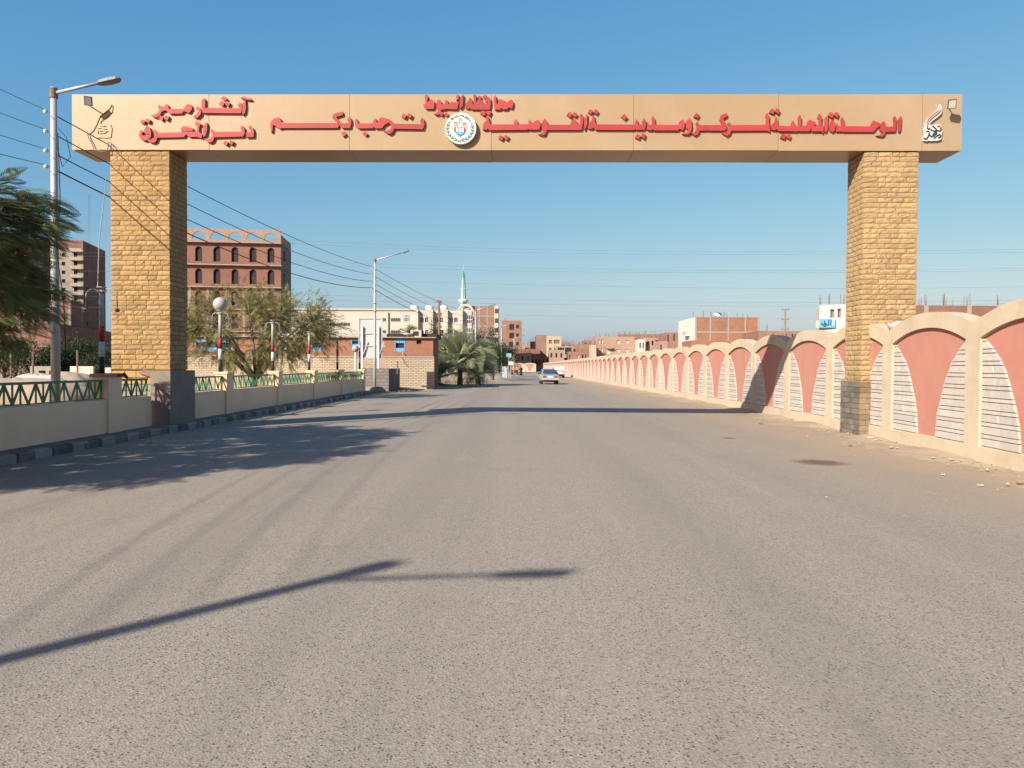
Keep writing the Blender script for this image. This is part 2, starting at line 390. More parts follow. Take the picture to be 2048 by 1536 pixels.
for a, b_ in zip(joints, joints[1:]):
    g = .004
    pn = MB().box(a+g, 0, Z0+.004, b_-g, .028, Z1).build('cladding_panel', M_CLAD, gate); pn.location = (0, rnd.uniform(-.0,.004), rnd.uniform(-.006,.004))
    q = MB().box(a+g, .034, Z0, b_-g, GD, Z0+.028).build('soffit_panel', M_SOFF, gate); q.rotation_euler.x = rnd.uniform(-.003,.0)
    MB().box(a+g, .034, Z1-.028, b_-g, GD, Z1-.002).build('top_panel', M_CLAD, gate)
    MB().box(a+g, GD-.0, Z0+.004, b_-g, GD+.028, Z1).build('back_panel', M_CLAD, gate)
for x in (0, GW-.028): MB().box(x+(.0 if x else -.0), .03, Z0+.03, x+.028, GD-.002, Z1-.03).build('end_panel', M_CLAD, gate)

# red letters, outlined in the plane of the beam front
LET = {
 (270,185,8.192): [
  [(1762,180),(1812,122),(1816,260),(1800,335),(1765,372),(1757,330)],
  [(1728,85),(1775,62),(1840,92),(1895,90),(1918,122),(1870,126),(1800,112)],
  [(1680,215),(1718,158),(1752,205),(1750,290),(1738,340),(1112,335),(1090,290),(1090,125),(1135,92),(1150,118),(1148,252),(1712,258),(1708,230)],
  [(1412,100),(1450,55),(1510,98),(1475,140)], [(1378,188),(1412,135),(1470,165),(1440,228)], [(1472,185),(1502,132),(1560,172),(1525,236)],
  [(1000,262),(1010,215),(1060,250),(1086,310),(1070,365),(1020,415),(960,402),(957,380),(1010,360),(1035,310)],
  [(245,362),(300,370),(370,335),(398,290),(385,250),(367,232),(398,199),(432,224),(480,230),(515,184),(540,205),(552,266),(800,270),(830,205),(885,187),(920,205),(936,265),(885,336),(800,303),(768,343),(565,348),(515,300),(490,290),(440,310),(405,372),(360,410),(310,403),(270,383)],
  [(385,422),(412,373),(468,400),(445,470)], [(475,430),(500,372),(560,392),(535,462)],
  [(1858,580),(1875,530),(1932,580),(1948,640),(1943,728),(1825,733),(1815,655),(1905,650),(1902,615)],
  [(1725,590),(1750,534),(1790,580),(1800,660),(1770,720),(1300,733),(1275,798),(1235,820),(1190,813),(1132,765),(1200,770),(1250,735),(1270,690),(1255,650),(1232,625),(1255,597),(1308,645),(1752,643)],
  [(1445,835),(1475,787),(1530,815),(1500,870)], [(1537,835),(1560,780),(1620,805),(1590,860)],
  [(1115,560),(1168,487),(1185,520),(1180,620),(1160,700),(1115,733)],
  [(980,515),(1010,460),(1078,510),(1052,560),(1048,645),(1098,685),(1088,750),(1030,726),(880,726),(845,692),(850,668),(800,730),(365,740),(365,660),(740,650),(830,641),(1010,640),(1016,560)],
  [(750,600),(790,547),(830,552),(940,580),(955,600),(936,630),(870,630),(820,638),(760,638),(752,625)],
  [(363,742),(345,798),(300,828),(240,813),(192,780),(250,770),(310,740),(325,690),(292,630),(310,600),(372,655)],
  [(150,610),(190,539),(238,575),(264,650),(258,720),(228,768),(150,790),(92,763),(64,710),(72,650),(98,610),(133,645),(107,680),(125,703),(213,708),(223,665),(190,690),(150,650)],
  [(85,490),(105,439),(163,460),(150,510)], [(170,475),(187,427),(248,447),(230,503)]],
 (530,195,12.047): [
  [(125,640),(150,570),(220,507),(330,474),(366,500),(388,590),(440,612),(1745,615),(1780,680),(1755,733),(400,736),(365,760),(215,665),(190,655),(185,700),(183,800),(150,848),(135,760)],
  [(1622,490),(1640,410),(1720,372),(1870,342),(1878,375),(1873,422),(1712,470),(1770,540),(1850,622),(2025,612),(1980,535),(2025,454),(2072,510),(2083,600),(2050,733),(1855,736),(1745,612)],
  [(1830,850),(1912,810),(1962,890),(1880,943)]],
 (690,195,12.047): [
  [(232,600),(265,499),(290,540),(318,625),(665,622),(680,560),(728,494),(748,530),(760,600),(800,600),(812,545),(850,482),(890,474),(1070,525),(1086,560),(1050,608),(960,650),(890,740),(730,743),(690,705),(670,740),(320,743),(250,690)],
  [(1060,600),(1110,547),(1200,632),(1845,640),(1808,570),(1858,474),(1906,540),(1912,650),(1878,763),(1185,753),(1140,848),(1070,886),(990,848),(912,790),(1020,800),(1100,760),(1120,700)],
  [(1358,460),(1395,387),(1488,425),(1440,510)], [(1484,440),(1527,374),(1620,420),(1575,508)], [(415,870),(475,807),(552,870),(500,936)]],
 (840,180,10.24): [
  [(65,290),(112,295),(95,92),(115,64),(165,140),(150,250),(245,192),(296,235),(288,368),(260,388),(120,386),(75,340)],
  [(330,290),(345,230),(390,187),(425,222),(440,290),(510,290),(517,215),(548,194),(574,230),(578,288),(625,285),(632,245),(655,230),(680,260),(720,242),(745,265),(788,217),(796,250),(768,373),(750,396),(530,383),(500,398),(440,398),(420,440),(390,498),(340,513),(287,490),(330,470),(370,440),(375,395),(340,370)],
  [(390,490),(422,437),(478,470),(450,538)], [(492,500),(535,457),(582,490),(550,553)],
  [(815,180),(875,84),(888,110),(882,250),(868,330),(825,383),(812,340)],
  [(735,130),(765,84),(808,120),(788,140),(798,180),(742,213),(752,170)],
  [(925,290),(985,220),(1020,147),(1056,190),(1078,285),(1110,290),(1092,110),(1115,70),(1160,130),(1142,250),(1200,190),(1230,182),(1290,230),(1312,280),(1340,290),(1400,280),(1332,230),(1352,170),(1400,137),(1446,180),(1450,280),(1428,403),(1050,398),(1020,357),(1000,388),(930,368)],
  [(1180,160),(1205,105),(1253,130),(1245,178),(1215,188)], [(1284,140),(1328,92),(1382,130),(1340,188)],
  [(1502,170),(1535,97),(1555,130),(1565,285),(1600,280),(1602,200),(1640,187),(1750,225),(1780,265),(1860,187),(1905,230),(1910,300),(1878,383),(1815,350),(1790,393),(1690,398),(1665,362),(1640,403),(1527,400)],
  [(1230,480),(1255,417),(1342,430),(1340,498),(1300,528)], [(1352,470),(1362,427),(1448,430),(1452,465),(1410,528)]],
 (950,200,8.192): [
  [(125,480),(130,400),(180,330),(190,252),(212,262),(246,400),(635,402),(642,350),(665,310),(695,350),(700,398),(872,395),(880,345),(895,320),(925,360),(925,390),(1020,320),(1062,350),(1076,400),(1048,483),(890,486),(870,470),(858,488),(235,495),(208,467),(195,486),(140,486)],
  [(385,630),(405,574),(468,600),(445,666)], [(472,625),(492,570),(558,600),(525,660)],
  [(1090,430),(1100,360),(1140,305),(1176,340),(1196,405),(1560,405),(1580,340),(1625,304),(1662,335),(1676,395),(1725,405),(1722,290),(1712,265),(1735,217),(1780,270),(1776,330),(1762,420),(1743,490),(1175,493),(1150,568),(1110,583),(1037,560),(1100,540),(1125,505),(1100,480)],
  [(1502,245),(1535,192),(1592,220),(1575,280),(1550,283)], [(1594,250),(1622,194),(1676,225),(1650,283)],
  [(1790,310),(1835,227),(1841,260),(1836,400),(1795,493),(1788,440)],
  [(1850,200),(1878,147),(1936,175),(1905,233)], [(1940,205),(1967,144),(2026,185),(1990,238)]],
 (1190,200,8.192): [
  [(-121,455),(-96,380),(-46,320),(-39,247),(-16,257),(12,398),(655,402),(662,345),(685,314),(706,350),(706,400),(800,402),(774,355),(800,290),(833,350),(830,420),(812,488),(675,490),(655,472),(640,490),(10,490),(-36,450),(-50,476),(-110,468)],
  [(428,275),(482,224),(532,280),(485,326)], [(655,615),(690,550),(743,580),(720,643)], [(748,600),(772,544),(832,560),(810,638)],
  [(852,488),(860,364),(890,405),(940,405),(932,290),(948,257),(972,290),(986,405),(1365,408),(1385,350),(1440,314),(1471,365),(1466,440),(1435,498),(1385,470),(1355,498),(965,498),(940,475),(930,496)],
  [(1492,430),(1497,350),(1545,292),(1576,330),(1588,420),(1568,528),(1520,568),(1427,555),(1500,535),(1530,490),(1500,465)],
  [(1652,380),(1680,347),(1718,410),(1900,410),(1900,498),(1715,503),(1690,558),(1640,588),(1567,540),(1620,535),(1665,480),(1670,420)],
  [(1615,270),(1655,207),(1713,245),(1680,303)]],
 (1420,200,9.309): [
  [(0,468),(230,465),(182,370),(202,290),(225,272),(313,242),(326,300),(248,345),(308,470),(308,538),(255,570),(0,570)],
  [(327,440),(360,400),(405,465),(1045,462),(1050,330),(1037,295),(1060,237),(1106,300),(1100,400),(1116,560),(1108,598),(1060,568),(395,573),(370,638),(315,673),(222,615),(300,595),(350,540),(360,490)],
  [(1105,230),(1145,157),(1210,182),(1180,263)], [(1214,225),(1242,154),(1302,185),(1280,263)],
  [(1140,548),(1147,460),(1217,390),(1227,312),(1248,330),(1281,480),(1515,485),(1522,420),(1548,377),(1571,420),(1574,480),(1650,480),(1650,310),(1672,274),(1696,310),(1698,480),(1800,478),(1820,400),(1855,364),(1970,415),(1980,460),(1910,480),(2122,482),(2112,568),(2048,583),(1905,583),(1880,530),(1855,580),(1670,580),(1650,570),(1630,583),(1275,578),(1240,540),(1225,563)],
  [(1310,700),(1355,624),(1416,650),(1390,733)], [(1418,690),(1452,622),(1512,655),(1490,733)]],
 (1620,200,10.24): [
  [(30,532),(190,530),(187,400),(162,360),(190,277),(250,350),(236,440),(241,530),(276,600),(266,688),(220,643),(40,646)],
  [(312,380),(360,307),(371,330),(366,560),(343,638),(307,658),(305,600)],
  [(380,320),(415,242),(492,285),(460,373)], [(496,320),(527,242),(602,275),(560,363)],
  [(412,560),(422,480),(445,402),(498,440),(520,530),(512,618),(460,658),(414,628)],
  [(545,648),(547,530),(560,472),(588,530),(655,535),(637,400),(665,342),(692,390),(716,535),(1235,540),(1267,470),(1300,422),(1440,475),(1428,540),(1370,568),(1300,653),(680,653),(655,643)],
  [(1437,618),(1452,500),(1505,427),(1546,480),(1561,545),(1720,540),(1727,440),(1712,380),(1735,324),(1780,385),(1771,440),(1766,560),(1748,648),(1555,653),(1520,728),(1470,753),(1357,730),(1440,715),(1490,665)],
  [(1824,390),(1868,322),(1876,350),(1866,560),(1851,628),(1820,658),(1817,600)]],
}
k = 0
for (x0, y0, sc), polys in LET.items():
    for pl in polys:
        off = .055+(k % 7)*.0015
        pts = [guv(x0+p[0]/sc, y0+p[1]/sc, off) for p in pl]
        MB().prism(pts, -.002, -off).build('letter_dot' if len(pl) <= 5 else 'letter', M_RED, gate); k += 1

def ribbon(mb, pts, w, y, closed=False):
    for a, b_ in zip(pts, pts[1:]):
        a = Vector(a); b_ = Vector(b_); d = (b_-a)
        if d.length < 1e-5: continue
        d.normalize(); nrm = Vector((-d.y, d.x))*w/2; e = d*w*.3
        q = [a-e-nrm, b_+e-nrm, b_+e+nrm, a-e+nrm]
        mb.prism([(p.x, p.y) for p in q], y+.006, y); y -= .0004
# round emblem
def emb(p, off=.13): return guv(885+p[0]/21.333, 222+p[1]/21.333, off)
ec = emb((770,735)); er = .366
me_ = MB(); n = 56
me_.prism([(ec[0]+er*math.cos(2*math.pi*i/n), ec[1]+er*math.sin(2*math.pi*i/n)) for i in range(n)], -.002, -.12)
emblem = me_.build('emblem', mat('emblem_white', (.58,.58,.57), .6, .05, 4), gate)
M_LAUREL = mat('laurel_green', (.02,.16,.13), .6); M_EAGLE = mat('eagle_beige', (.40,.37,.29), .6); M_GREYL = mat('grey_line', (.22,.21,.20), .6)
M_MAROON = mat('maroon', (.25,.06,.07), .6); M_LBLUE = mat('emblem_blue', (.08,.33,.62), .6)
def eribs(name, strokes, w, m, y):
    q = MB()
    for s_ in strokes: ribbon(q, [emb(p) for p in s_], w, y)
    return q.build(name, m, emblem)
def epolys(name, polys, m, y):
    q = MB()
    for s_ in polys: q.prism([emb(p) for p in s_], y+.01, y)
    return q.build(name, m, emblem)
eribs('laurel', [[(300,460),(255,525)],[(185,545),(215,650),(295,580)],[(155,700),(205,800),(255,720)],[(170,860),(260,945),(270,850)],[(220,1010),(345,1080),(330,975)],[(350,1150),(475,1185),(415,1085)],[(490,1260),(615,1235),(535,1160)]], .022, M_LAUREL, -.126)
eribs('laurel', [[(1225,530),(1265,605)],[(1325,630),(1290,735),(1225,650)],[(1335,780),(1265,880),(1230,790)],[(1305,925),(1205,1020),(1205,920)],[(1230,1085),(1095,1135),(1125,1035)],[(1105,1205),(960,1215),(1015,1135)],[(940,1295),(810,1245),(900,1180)],[(640,1315),(690,1265),(740,1270),(785,1325)]], .022, M_LAUREL, -.126)
eribs('arc_lettering', [[(360,290),(385,375),(430,340),(400,300)],[(440,285),(465,310),(430,330)],[(510,250),(530,300)],[(530,255),(610,235),(695,215)],[(735,165),(740,210)],[(790,200),(830,205),(825,175),(800,190)],[(830,205),(900,235),(880,165)],[(900,235),(960,265),(1000,290),(1015,240),(985,250)],[(1035,325),(1065,265)],[(1065,330),(1110,340),(1130,310)],[(1100,345),(1140,385),(1185,430)],[(1160,430),(1190,405)]], .014, M_BLACKP, -.126)
epolys('eagle', [[(500,500),(540,470),(600,540),(640,580),(600,640),(540,740),(520,860),(460,960),(480,640)],[(1035,520),(1000,500),(950,540),(870,600),(900,640),(960,750),(980,880),(1010,1000),(1035,740)]], M_EAGLE, -.123)
eribs('eagle_outline', [[(705,330),(730,360),(735,400),(715,470),(690,510),(600,470),(500,480)],[(710,325),(780,318),(825,340),(820,460),(860,510),(950,500),(1030,520)],[(570,490),(640,570),(640,610)],[(950,540),(860,580),(870,630)],[(690,1060),(690,1110)],[(750,1060),(755,1110)]], .012, M_GREYL, -.127)
epolys('shield', [[(570,670),(935,690),(985,820),(930,960),(740,1062),(560,960),(505,810)]], M_MAROON, -.130)
epolys('shield_bars', [[(580,700),(665,705),(665,880),(580,860)],[(700,705),(785,710),(785,880),(700,875)],[(815,715),(900,715),(900,900),(815,890)]], M_WHITE, -.133)
epolys('shield_water', [[(530,860),(640,880),(740,875),(840,900),(940,890),(925,960),(860,1010),(740,1060),(620,1010),(550,940)]], M_LBLUE, -.136)
eribs('shield_waves', [[(600,930),(680,915),(760,945),(860,930)],[(640,980),(720,965),(820,985)]], .006, mat('pale_wave', (.4,.6,.75), .6), -.138)

# flame logo at the right end
def rl(p, off=.06): return guv(1830+p[0]/14.63, 195+p[1]/14.63, off)
logo = MB().prism([rl(p) for p in [(250,1260),(240,1180),(290,1080),(275,960),(310,800),(340,690),(420,580),(560,460),(680,350),(740,190),(790,290),(800,400),(770,480),(640,590),(520,680),(450,750),(430,790),(500,800),(560,800),(640,780),(740,790),(770,860),(800,980),(780,1100),(780,1220),(700,1250),(640,1265),(560,1260),(480,1275),(400,1260),(330,1280)]], -.002, -.055).build('flame_logo', mat('logo_white', (.60,.59,.57), .6, .05, 4), gate)
MB().prism([rl(p) for p in [(320,810),(340,720),(400,610),(520,500),(660,390),(720,320),(745,265),(740,310),(690,400),(540,530),(420,640),(350,760)]], -.05, -.060).build('red_stripe', mat('logo_red', (.42,.06,.07), .5), logo)
MB().prism([rl(p) for p in [(350,900),(365,790),(420,680),(520,580),(660,470),(740,390),(780,325),(770,400),(690,490),(540,600),(430,700),(390,790),(375,870),(400,900),(430,890),(460,870),(440,920),(410,950),(370,940)]], -.05, -.060).build('black_stripe', M_BLACKP, logo)
q = MB()
for st in ([(470,930),(500,970),(560,985),(650,970),(600,910),(520,840)],[(650,970),(740,990),(765,940),(750,880)],[(665,855),(685,845)],[(705,845),(722,838)],[(440,1110),(480,1145),(550,1130),(630,1060),(630,1020),(580,1030),(520,1090)],[(560,1195),(640,1130),(720,1080),(750,1120),(740,1170),(690,1175)],[(265,1180),(310,1230),(350,1210),(400,1120),(430,1030)],[(340,997),(360,993)],[(388,993),(405,988)]):
    ribbon(q, [rl(p) for p in st], .034, -.0585)
q.build('logo_lettering', M_BLACKP, logo)
# what is left of the matching logo at the left end: bent metal edging and a dangling cable
def ll(p): return guv(140+p[0]/10.24, 180+p[1]/10.24, .02)
q = MB()
for st, w in (([(850,290),(790,400),(600,550),(540,700),(470,830),(370,910)],.02),([(870,310),(860,450),(750,540),(620,650),(625,690)],.012),([(820,700),(855,790),(830,970),(740,980),(650,970),(520,980)],.012),([(610,730),(670,745),(735,730)],.008),([(560,785),(630,775)],.008),([(670,790),(745,795)],.008),([(600,840),(670,830)],.008),([(595,885),(700,885),(770,830)],.01),([(570,830),(565,895)],.008)):
    pts = [ll(p) for p in st]
    for a, b_ in zip(pts, pts[1:]): q.bar((a[0],-.008,a[1]), (b_[0],-.008,b_[1]), w, .016, up=(0,1,0))
q.build('logo_remains', mat('bent_edging', (.38,.25,.15), .6), gate)
pts = [ll(p) for p in [(370,910),(390,970),(450,1080),(500,1195),(510,1235),(600,1255),(700,1275),(780,1250),(800,1150),(795,1085),(840,1085),(885,1130),(920,1190)]]
MB().tube([(p[0], -.05, p[1]) for p in pts], .011, 6).build('dangling_cable', mat('brown_cable', (.28,.17,.12), .7), gate)

# floodlights
def flood(pc, yaw, label):
    u, z = guv(*pc, .32); w = GO+gdir*u-gn*.32
    t = thing('floodlight', label, 'floodlight', (w.x, w.y, z), GYAW+yaw, 'floodlights on the beam ends')
    M_FB = mat('flood_body', (.16,.13,.11), .5)
    a = MB().box(-.085,-.03,-.10,.085,.05,.10).build('housing', M_FB, t); a.rotation_euler = (R(28),0,0)
    b_ = MB().box(-.068,-.036,-.083,.068,-.0305,.083).build('glass', mat('flood_glass', (.55,.55,.52), .15, spec=.6), t); b_.rotation_euler = (R(28),0,0)
    q = MB(); s_ = math.sin(-yaw); c_ = math.cos(-yaw)
    q.tube([(-.0,.05,-.02), (.02*c_+.1*s_*0,.16,-.03), (.01,.33,-.02)], .014, 6); q.build('bracket', M_FB, t)
flood((176.5,202), R(24), 'black floodlight at the left end above the broken logo')
flood((1904,208), R(-18), 'brown floodlight with bright glass at the right end above the flame logo')

# ------------------------------------------------------------------ pillars of rock-faced stone
def rock_mesh(w, h, rough):
    nx = 4 if w > .2 else 3; nz = 3; q = MB(); P = []
    for j in range(nz+1):
        for i in range(nx+1):
            ed = i in (0, nx) or j in (0, nz)
            x = -w/2+w*i/nx; z = -h/2+h*j/nz
            if not ed: x += rnd.uniform(-.25,.25)*w/nx; z += rnd.uniform(-.3,.3)*h/nz
            P.append((x, -(rnd.uniform(.0,.010) if ed else rnd.uniform(.008, rough)), z))
    q.v = list(P)
    for j in range(nz):
        for i in range(nx):
            a = j*(nx+1)+i; q.f.append((a, a+1, a+nx+2, a+nx+1)); q.mi.append(0)
    ring = [i for i in range(nx+1)]+[j*(nx+1)+nx for j in range(1,nz+1)]+[nz*(nx+1)+i for i in range(nx-1,-1,-1)]+[j*(nx+1) for j in range(nz-1,0,-1)]
    b0 = len(q.v); q.v += [(q.v[r][0], .05, q.v[r][2]) for r in ring]
    for i in range(len(ring)):
        j = (i+1) % len(ring); q.f.append((ring[i], b0+i, b0+j, ring[j])); q.mi.append(0)
    return q
LENS = (.17,.22,.27,.32,.37)
def pillar(name, label, u0, u1, zb, m, budget, first):
    """local frame: origin at the front inner foot; x along the beam, y into depth"""
    o = GO+gdir*u0; t = thing(name, label, 'pillar', (o.x, o.y, 0), GYAW)
    wd = u1-u0; y0 = .05; dp = .95
    MB().box(.03, y0+.035, 0, wd-.03, y0+dp-.035, Z0-.002).build('core', M_TANBACK, t)
    rows = int(round((Z0-.01-zb)/.119)); rh = (Z0-.01-zb)/rows
    lib = {L: [rock_mesh(L-.010, rh-.010, .021) for _ in range(7)] for L in LENS}
    libm = {}
    cnt = 0; rest = MB()
    faces = [('front', wd, y0), ('inner', dp, 0), ('outer', dp, 0), ('back', wd, 0)]
    order = [faces[0], faces[1 if first == 'right' else 2], faces[2 if first == 'right' else 1], faces[3]]
    for face, ln, _ in order:
        for r_ in range(rows):
            x = 0; ps = []
            while x < ln-.01:
                L = rnd.choice(LENS)
                if ln-x-L < .16: L = ln-x
                ps.append((x, L)); x += L
            for x, L in ps:
                base = min(LENS, key=lambda q: abs(q-L)); vi = rnd.randrange(7); sx = (L-.010)/(base-.010)
                zc = zb+(r_+.5)*rh; fl = rnd.choice((1,-1))
                if face == 'front': loc = (x+L/2, y0, zc); rz = 0
                elif face == 'inner': loc = (wd, y0+x+L/2, zc); rz = R(90)
                elif face == 'outer': loc = (0, y0+dp-x-L/2, zc); rz = R(-90)
                else: loc = (wd-x-L/2, y0+dp, zc); rz = R(180)
                if cnt < budget:
                    key = (base, vi)
                    if key not in libm:
                        me = lib[base][vi].mesh('stone'); me.materials.append(m); libm[key] = me
                    ob = link('stone', libm[key], t, loc, rz); ob.scale = (sx, 1, 1)
                    cnt += 1
                else:
                    c_, s_ = math.cos(rz), math.sin(rz); b0 = len(rest.v); q = lib[base][vi]
                    rest.v += [(loc[0]+(v[0]*sx)*c_-v[1]*s_, loc[1]+(v[0]*sx)*s_+v[1]*c_, loc[2]+v[2]) for v in q.v]
                    rest.f += [tuple(b0+i for i in f) for f in q.f]; rest.mi += [0]*len(q.f)
    tag(rest.build('stone_facing', m, t), kind='stuff')
    return t, wd, y0, dp
uL0 = guv(220.7,310,-.05)[0]; uL1 = guv(338.8,310,-.05)[0]; uR0 = guv(1729.6,315,-.05)[0]; uR1 = guv(1837.2,315,-.05)[0]
tL, wL, yP, dP = pillar('gate_pillar', 'tan rock-faced stone pillar standing in the green-railed fence', uL0, uL1, 1.47, M_TAN, 298, 'right')
# foot of the left pillar: yellow blocks behind the railing, cement plinth towards the road
for r_ in range(8):
    z = .16+r_*.16; x = .12 if r_ % 2 else .0; xs = [0]+[v for v in (x+.2, x+.48, x+.76) if v < wL-.5]+[wL-.425]
    for a, b_ in zip(xs, xs[1:]): MB().box(a+.006, yP-.012, z+.006, b_-.006, yP+.04, z+.152).build('yellow_block' if r_ > 5 else 'grey_block', M_YEL if r_ > 5 else M_CONC2, tL)
q = MB(); q.box(wL-.42, yP-.13, .0, wL+.06, yP+1.25, 1.455); q.build('cement_plinth', M_CONC, tL)
q = MB().prism([(wL-.75,1.40),(wL-.43,1.30),(wL-.425,1.44),(wL-.6,1.47)], yP+.03, yP-.10); q.build('broken_edge', mat('broken_mortar', (.30,.2,.16), .95, .3, 12, .5, 30), tL)
# right pillar with slate tiles at its foot
tR, wR, _, _ = pillar('gate_pillar', 'tan rock-faced stone pillar rising behind the arched wall', uR0, uR1, 1.32, M_TANR, 298, 'left')
q = MB().box(-.03, yP-.04, 0, wR+.0, yP+1.06, 1.29); q.build('plinth_core', mat('tile_joint', (.28,.25,.2), .95), tR)
MB().box(-.05, yP-.06, 1.29, wR, yP+1.08, 1.315).build('plinth_ledge', mat('ledge', (.40,.28,.16), .9), tR)
for j in range(10):
    z = .0+j*.129; off = .09 if j % 2 else 0
    ys_ = [yP-.04]+[yP-.04+off+.19*i for i in range(1,7) if .03 < off+.19*i < 1.06]+[yP+1.06]
    for a, b_ in zip(ys_, ys_[1:]):
        MB().box(-.052-rnd.uniform(0,.008), a+.004, z+.004, -.028, b_-.004, z+.125).build('slate_tile', M_TILE, tR)
    xs = [-.052, .09+off, .32+off, .56+off, .9, wR]
    for a, b_ in zip(xs, xs[1:]):
        MB().box(a+.004, yP-.064-rnd.uniform(0,.008), z+.004, b_-.004, yP-.039, z+.125).build('slate_tile', M_TILEF, tR)

# ================================================================== ARCHED WALL on the right
VASE = [(0,.965),(.05,.90),(.1,.81),(.2,.65),(.34,.53),(.49,.43),(.63,.345),(.78,.29),(1,.25)]
BW = 3.72; PIL = .25; ZP = .27; ZS = 2.14
def vase_hw(z):
    t = (ZS-z)/(ZS-ZP); t = min(1, max(0, t))
    for (a,fa),(b_,fb) in zip(VASE, VASE[1:]):
        if t <= b_: return (fa+(fb-fa)*(t-a)/(b_-a))*(BW/2-PIL)
    return VASE[-1][1]*(BW/2-PIL)
def z_soff(x):
    s_ = (x-BW/2)/(BW/2-PIL); return ZS+.275*(1-abs(s_)**2.1)
def z_top(x):
    s_ = abs((x-BW/2)/(BW/2)); return 2.42+.30*(1-s_**2.0)
def bay_frame():
    q = MB(); N = 20; D = .075; BK = .34
    xs = [PIL+(BW-2*PIL)*i/N for i in range(N+1)]
    # plinth
    q.quad((0,0,-.15),(BW,0,-.15),(BW,0,ZP),(0,0,ZP)); q.quad((PIL,0,ZP),(BW-PIL,0,ZP),(BW-PIL,D,ZP+.015),(PIL,D,ZP+.015))
    # pilasters
    for a, b_ in ((0,PIL),(BW-PIL,BW)):
        zi = ZS; zt0, zt1 = z_top(a), z_top(b_)
        q.poly([(a,0,ZP),(b_,0,ZP),(b_,0,zt1),(a,0,zt0)])
    q.quad((PIL,0,ZP),(PIL,D,ZP),(PIL,D,ZS),(PIL,0,ZS)); q.quad((BW-PIL,D,ZP),(BW-PIL,0,ZP),(BW-PIL,0,ZS),(BW-PIL,D,ZS))
    for a, b_ in zip(xs, xs[1:]):
        q.quad((a,0,z_soff(a)),(b_,0,z_soff(b_)),(b_,0,z_top(b_)),(a,0,z_top(a)))
        q.quad((a,D,z_soff(a)),(b_,D,z_soff(b_)),(b_,0,z_soff(b_)),(a,0,z_soff(a)))
    xa = [0]+xs+[BW]
    for a, b_ in zip(xa, xa[1:]):
        q.quad((a,0,z_top(a)),(b_,0,z_top(b_)),(b_,BK,z_top(b_)),(a,BK,z_top(a)))
        q.quad((b_,BK,-.15),(a,BK,-.15),(a,BK,z_top(a)),(b_,BK,z_top(b_)))
    return q.mesh('wall_bay')
def bay_pink():
    q = MB(); N = 20; D = .075
    zs = [ZP+.01+(ZS-ZP-.01)*i/14 for i in range(15)]
    for a, b_ in zip(zs, zs[1:]):
        wa, wb = vase_hw(a), vase_hw(b_)
        q.quad((BW/2-wa,D-.004,a),(BW/2+wa,D-.004,a),(BW/2+wb,D-.004,b_),(BW/2-wb,D-.004,b_))
    xs = [PIL+(BW-2*PIL)*i/N for i in range(N+1)]
    for a, b_ in zip(xs, xs[1:]): q.quad((a,D-.004,ZS),(b_,D-.004,ZS),(b_,D-.004,z_soff(b_)),(a,D-.004,z_soff(a)))
    return q.mesh('pink_panel')
def bay_back():
    q = MB(); q.quad((PIL,.0745,ZP),(BW-PIL,.0745,ZP),(BW-PIL,.0745,ZS),(PIL,.0745,ZS)); return q.mesh('joint_backing')
def bay_stones(split=True):
    out = []; z = ZP+.02; th = True
    while z < ZS-.04:
        h = .135 if th else .072; zb = min(z+h, ZS-.01); g = .0075
        for sd in (-1, 1):
            xi = PIL+.012; a0 = BW/2-vase_hw(z); a1 = BW/2-vase_hw(zb)
            L = min(a0, a1)-xi
            cuts = [0, 1]
            if split and th and L > .55: cuts = [0, rnd.uniform(.4,.6), 1]
            for c0, c1 in zip(cuts, cuts[1:]):
                def X(c, e): return xi+(e-xi)*c
                p = [(X(c0,a0)+(g if c0 else 0), z+g), (X(c1,a0)-(g if c1 < 1 else 0)+rnd.uniform(-.012,.012)*(c1 == 1), z+g), (X(c1,a1)-(g if c1 < 1 else 0)+rnd.uniform(-.012,.012)*(c1 == 1), zb-g), (X(c0,a1)+(g if c0 else 0), zb-g)]
                if sd > 0: p = [(BW-x, zz) for x, zz in p]
                out.append((p, rnd.uniform(.030,.044)))
        z = zb; th = not th
    return out
ME_FRAME = bay_frame(); ME_FRAME.materials.append(M_CREAM)
ME_PINK = bay_pink(); ME_PINK.materials.append(M_PINK)
ME_BACK = bay_back(); ME_BACK.materials.append(M_GAP)
ME_COURSE = []
for _ in range(3):
    q = MB()
    for p, y in bay_stones(False): q.prism(p, .074, y)
    me = q.mesh('stone_courses'); me.materials.append(M_WSTONE); ME_COURSE.append(me)
awall = thing('arched_wall', 'long cream wall of arched bays with pink vase panels along the road', 'wall', (wall_x(9.85), 9.85, 0))
pts = []; y = 9.85
while y < 128:
    x = wall_x(y); x2 = wall_x(y+BW); d = Vector((x2-x, BW)).normalized()*BW
    pts.append(((x, y), (x+d.x, y+d.y))); y += d.y
wend = pts[-1][1]
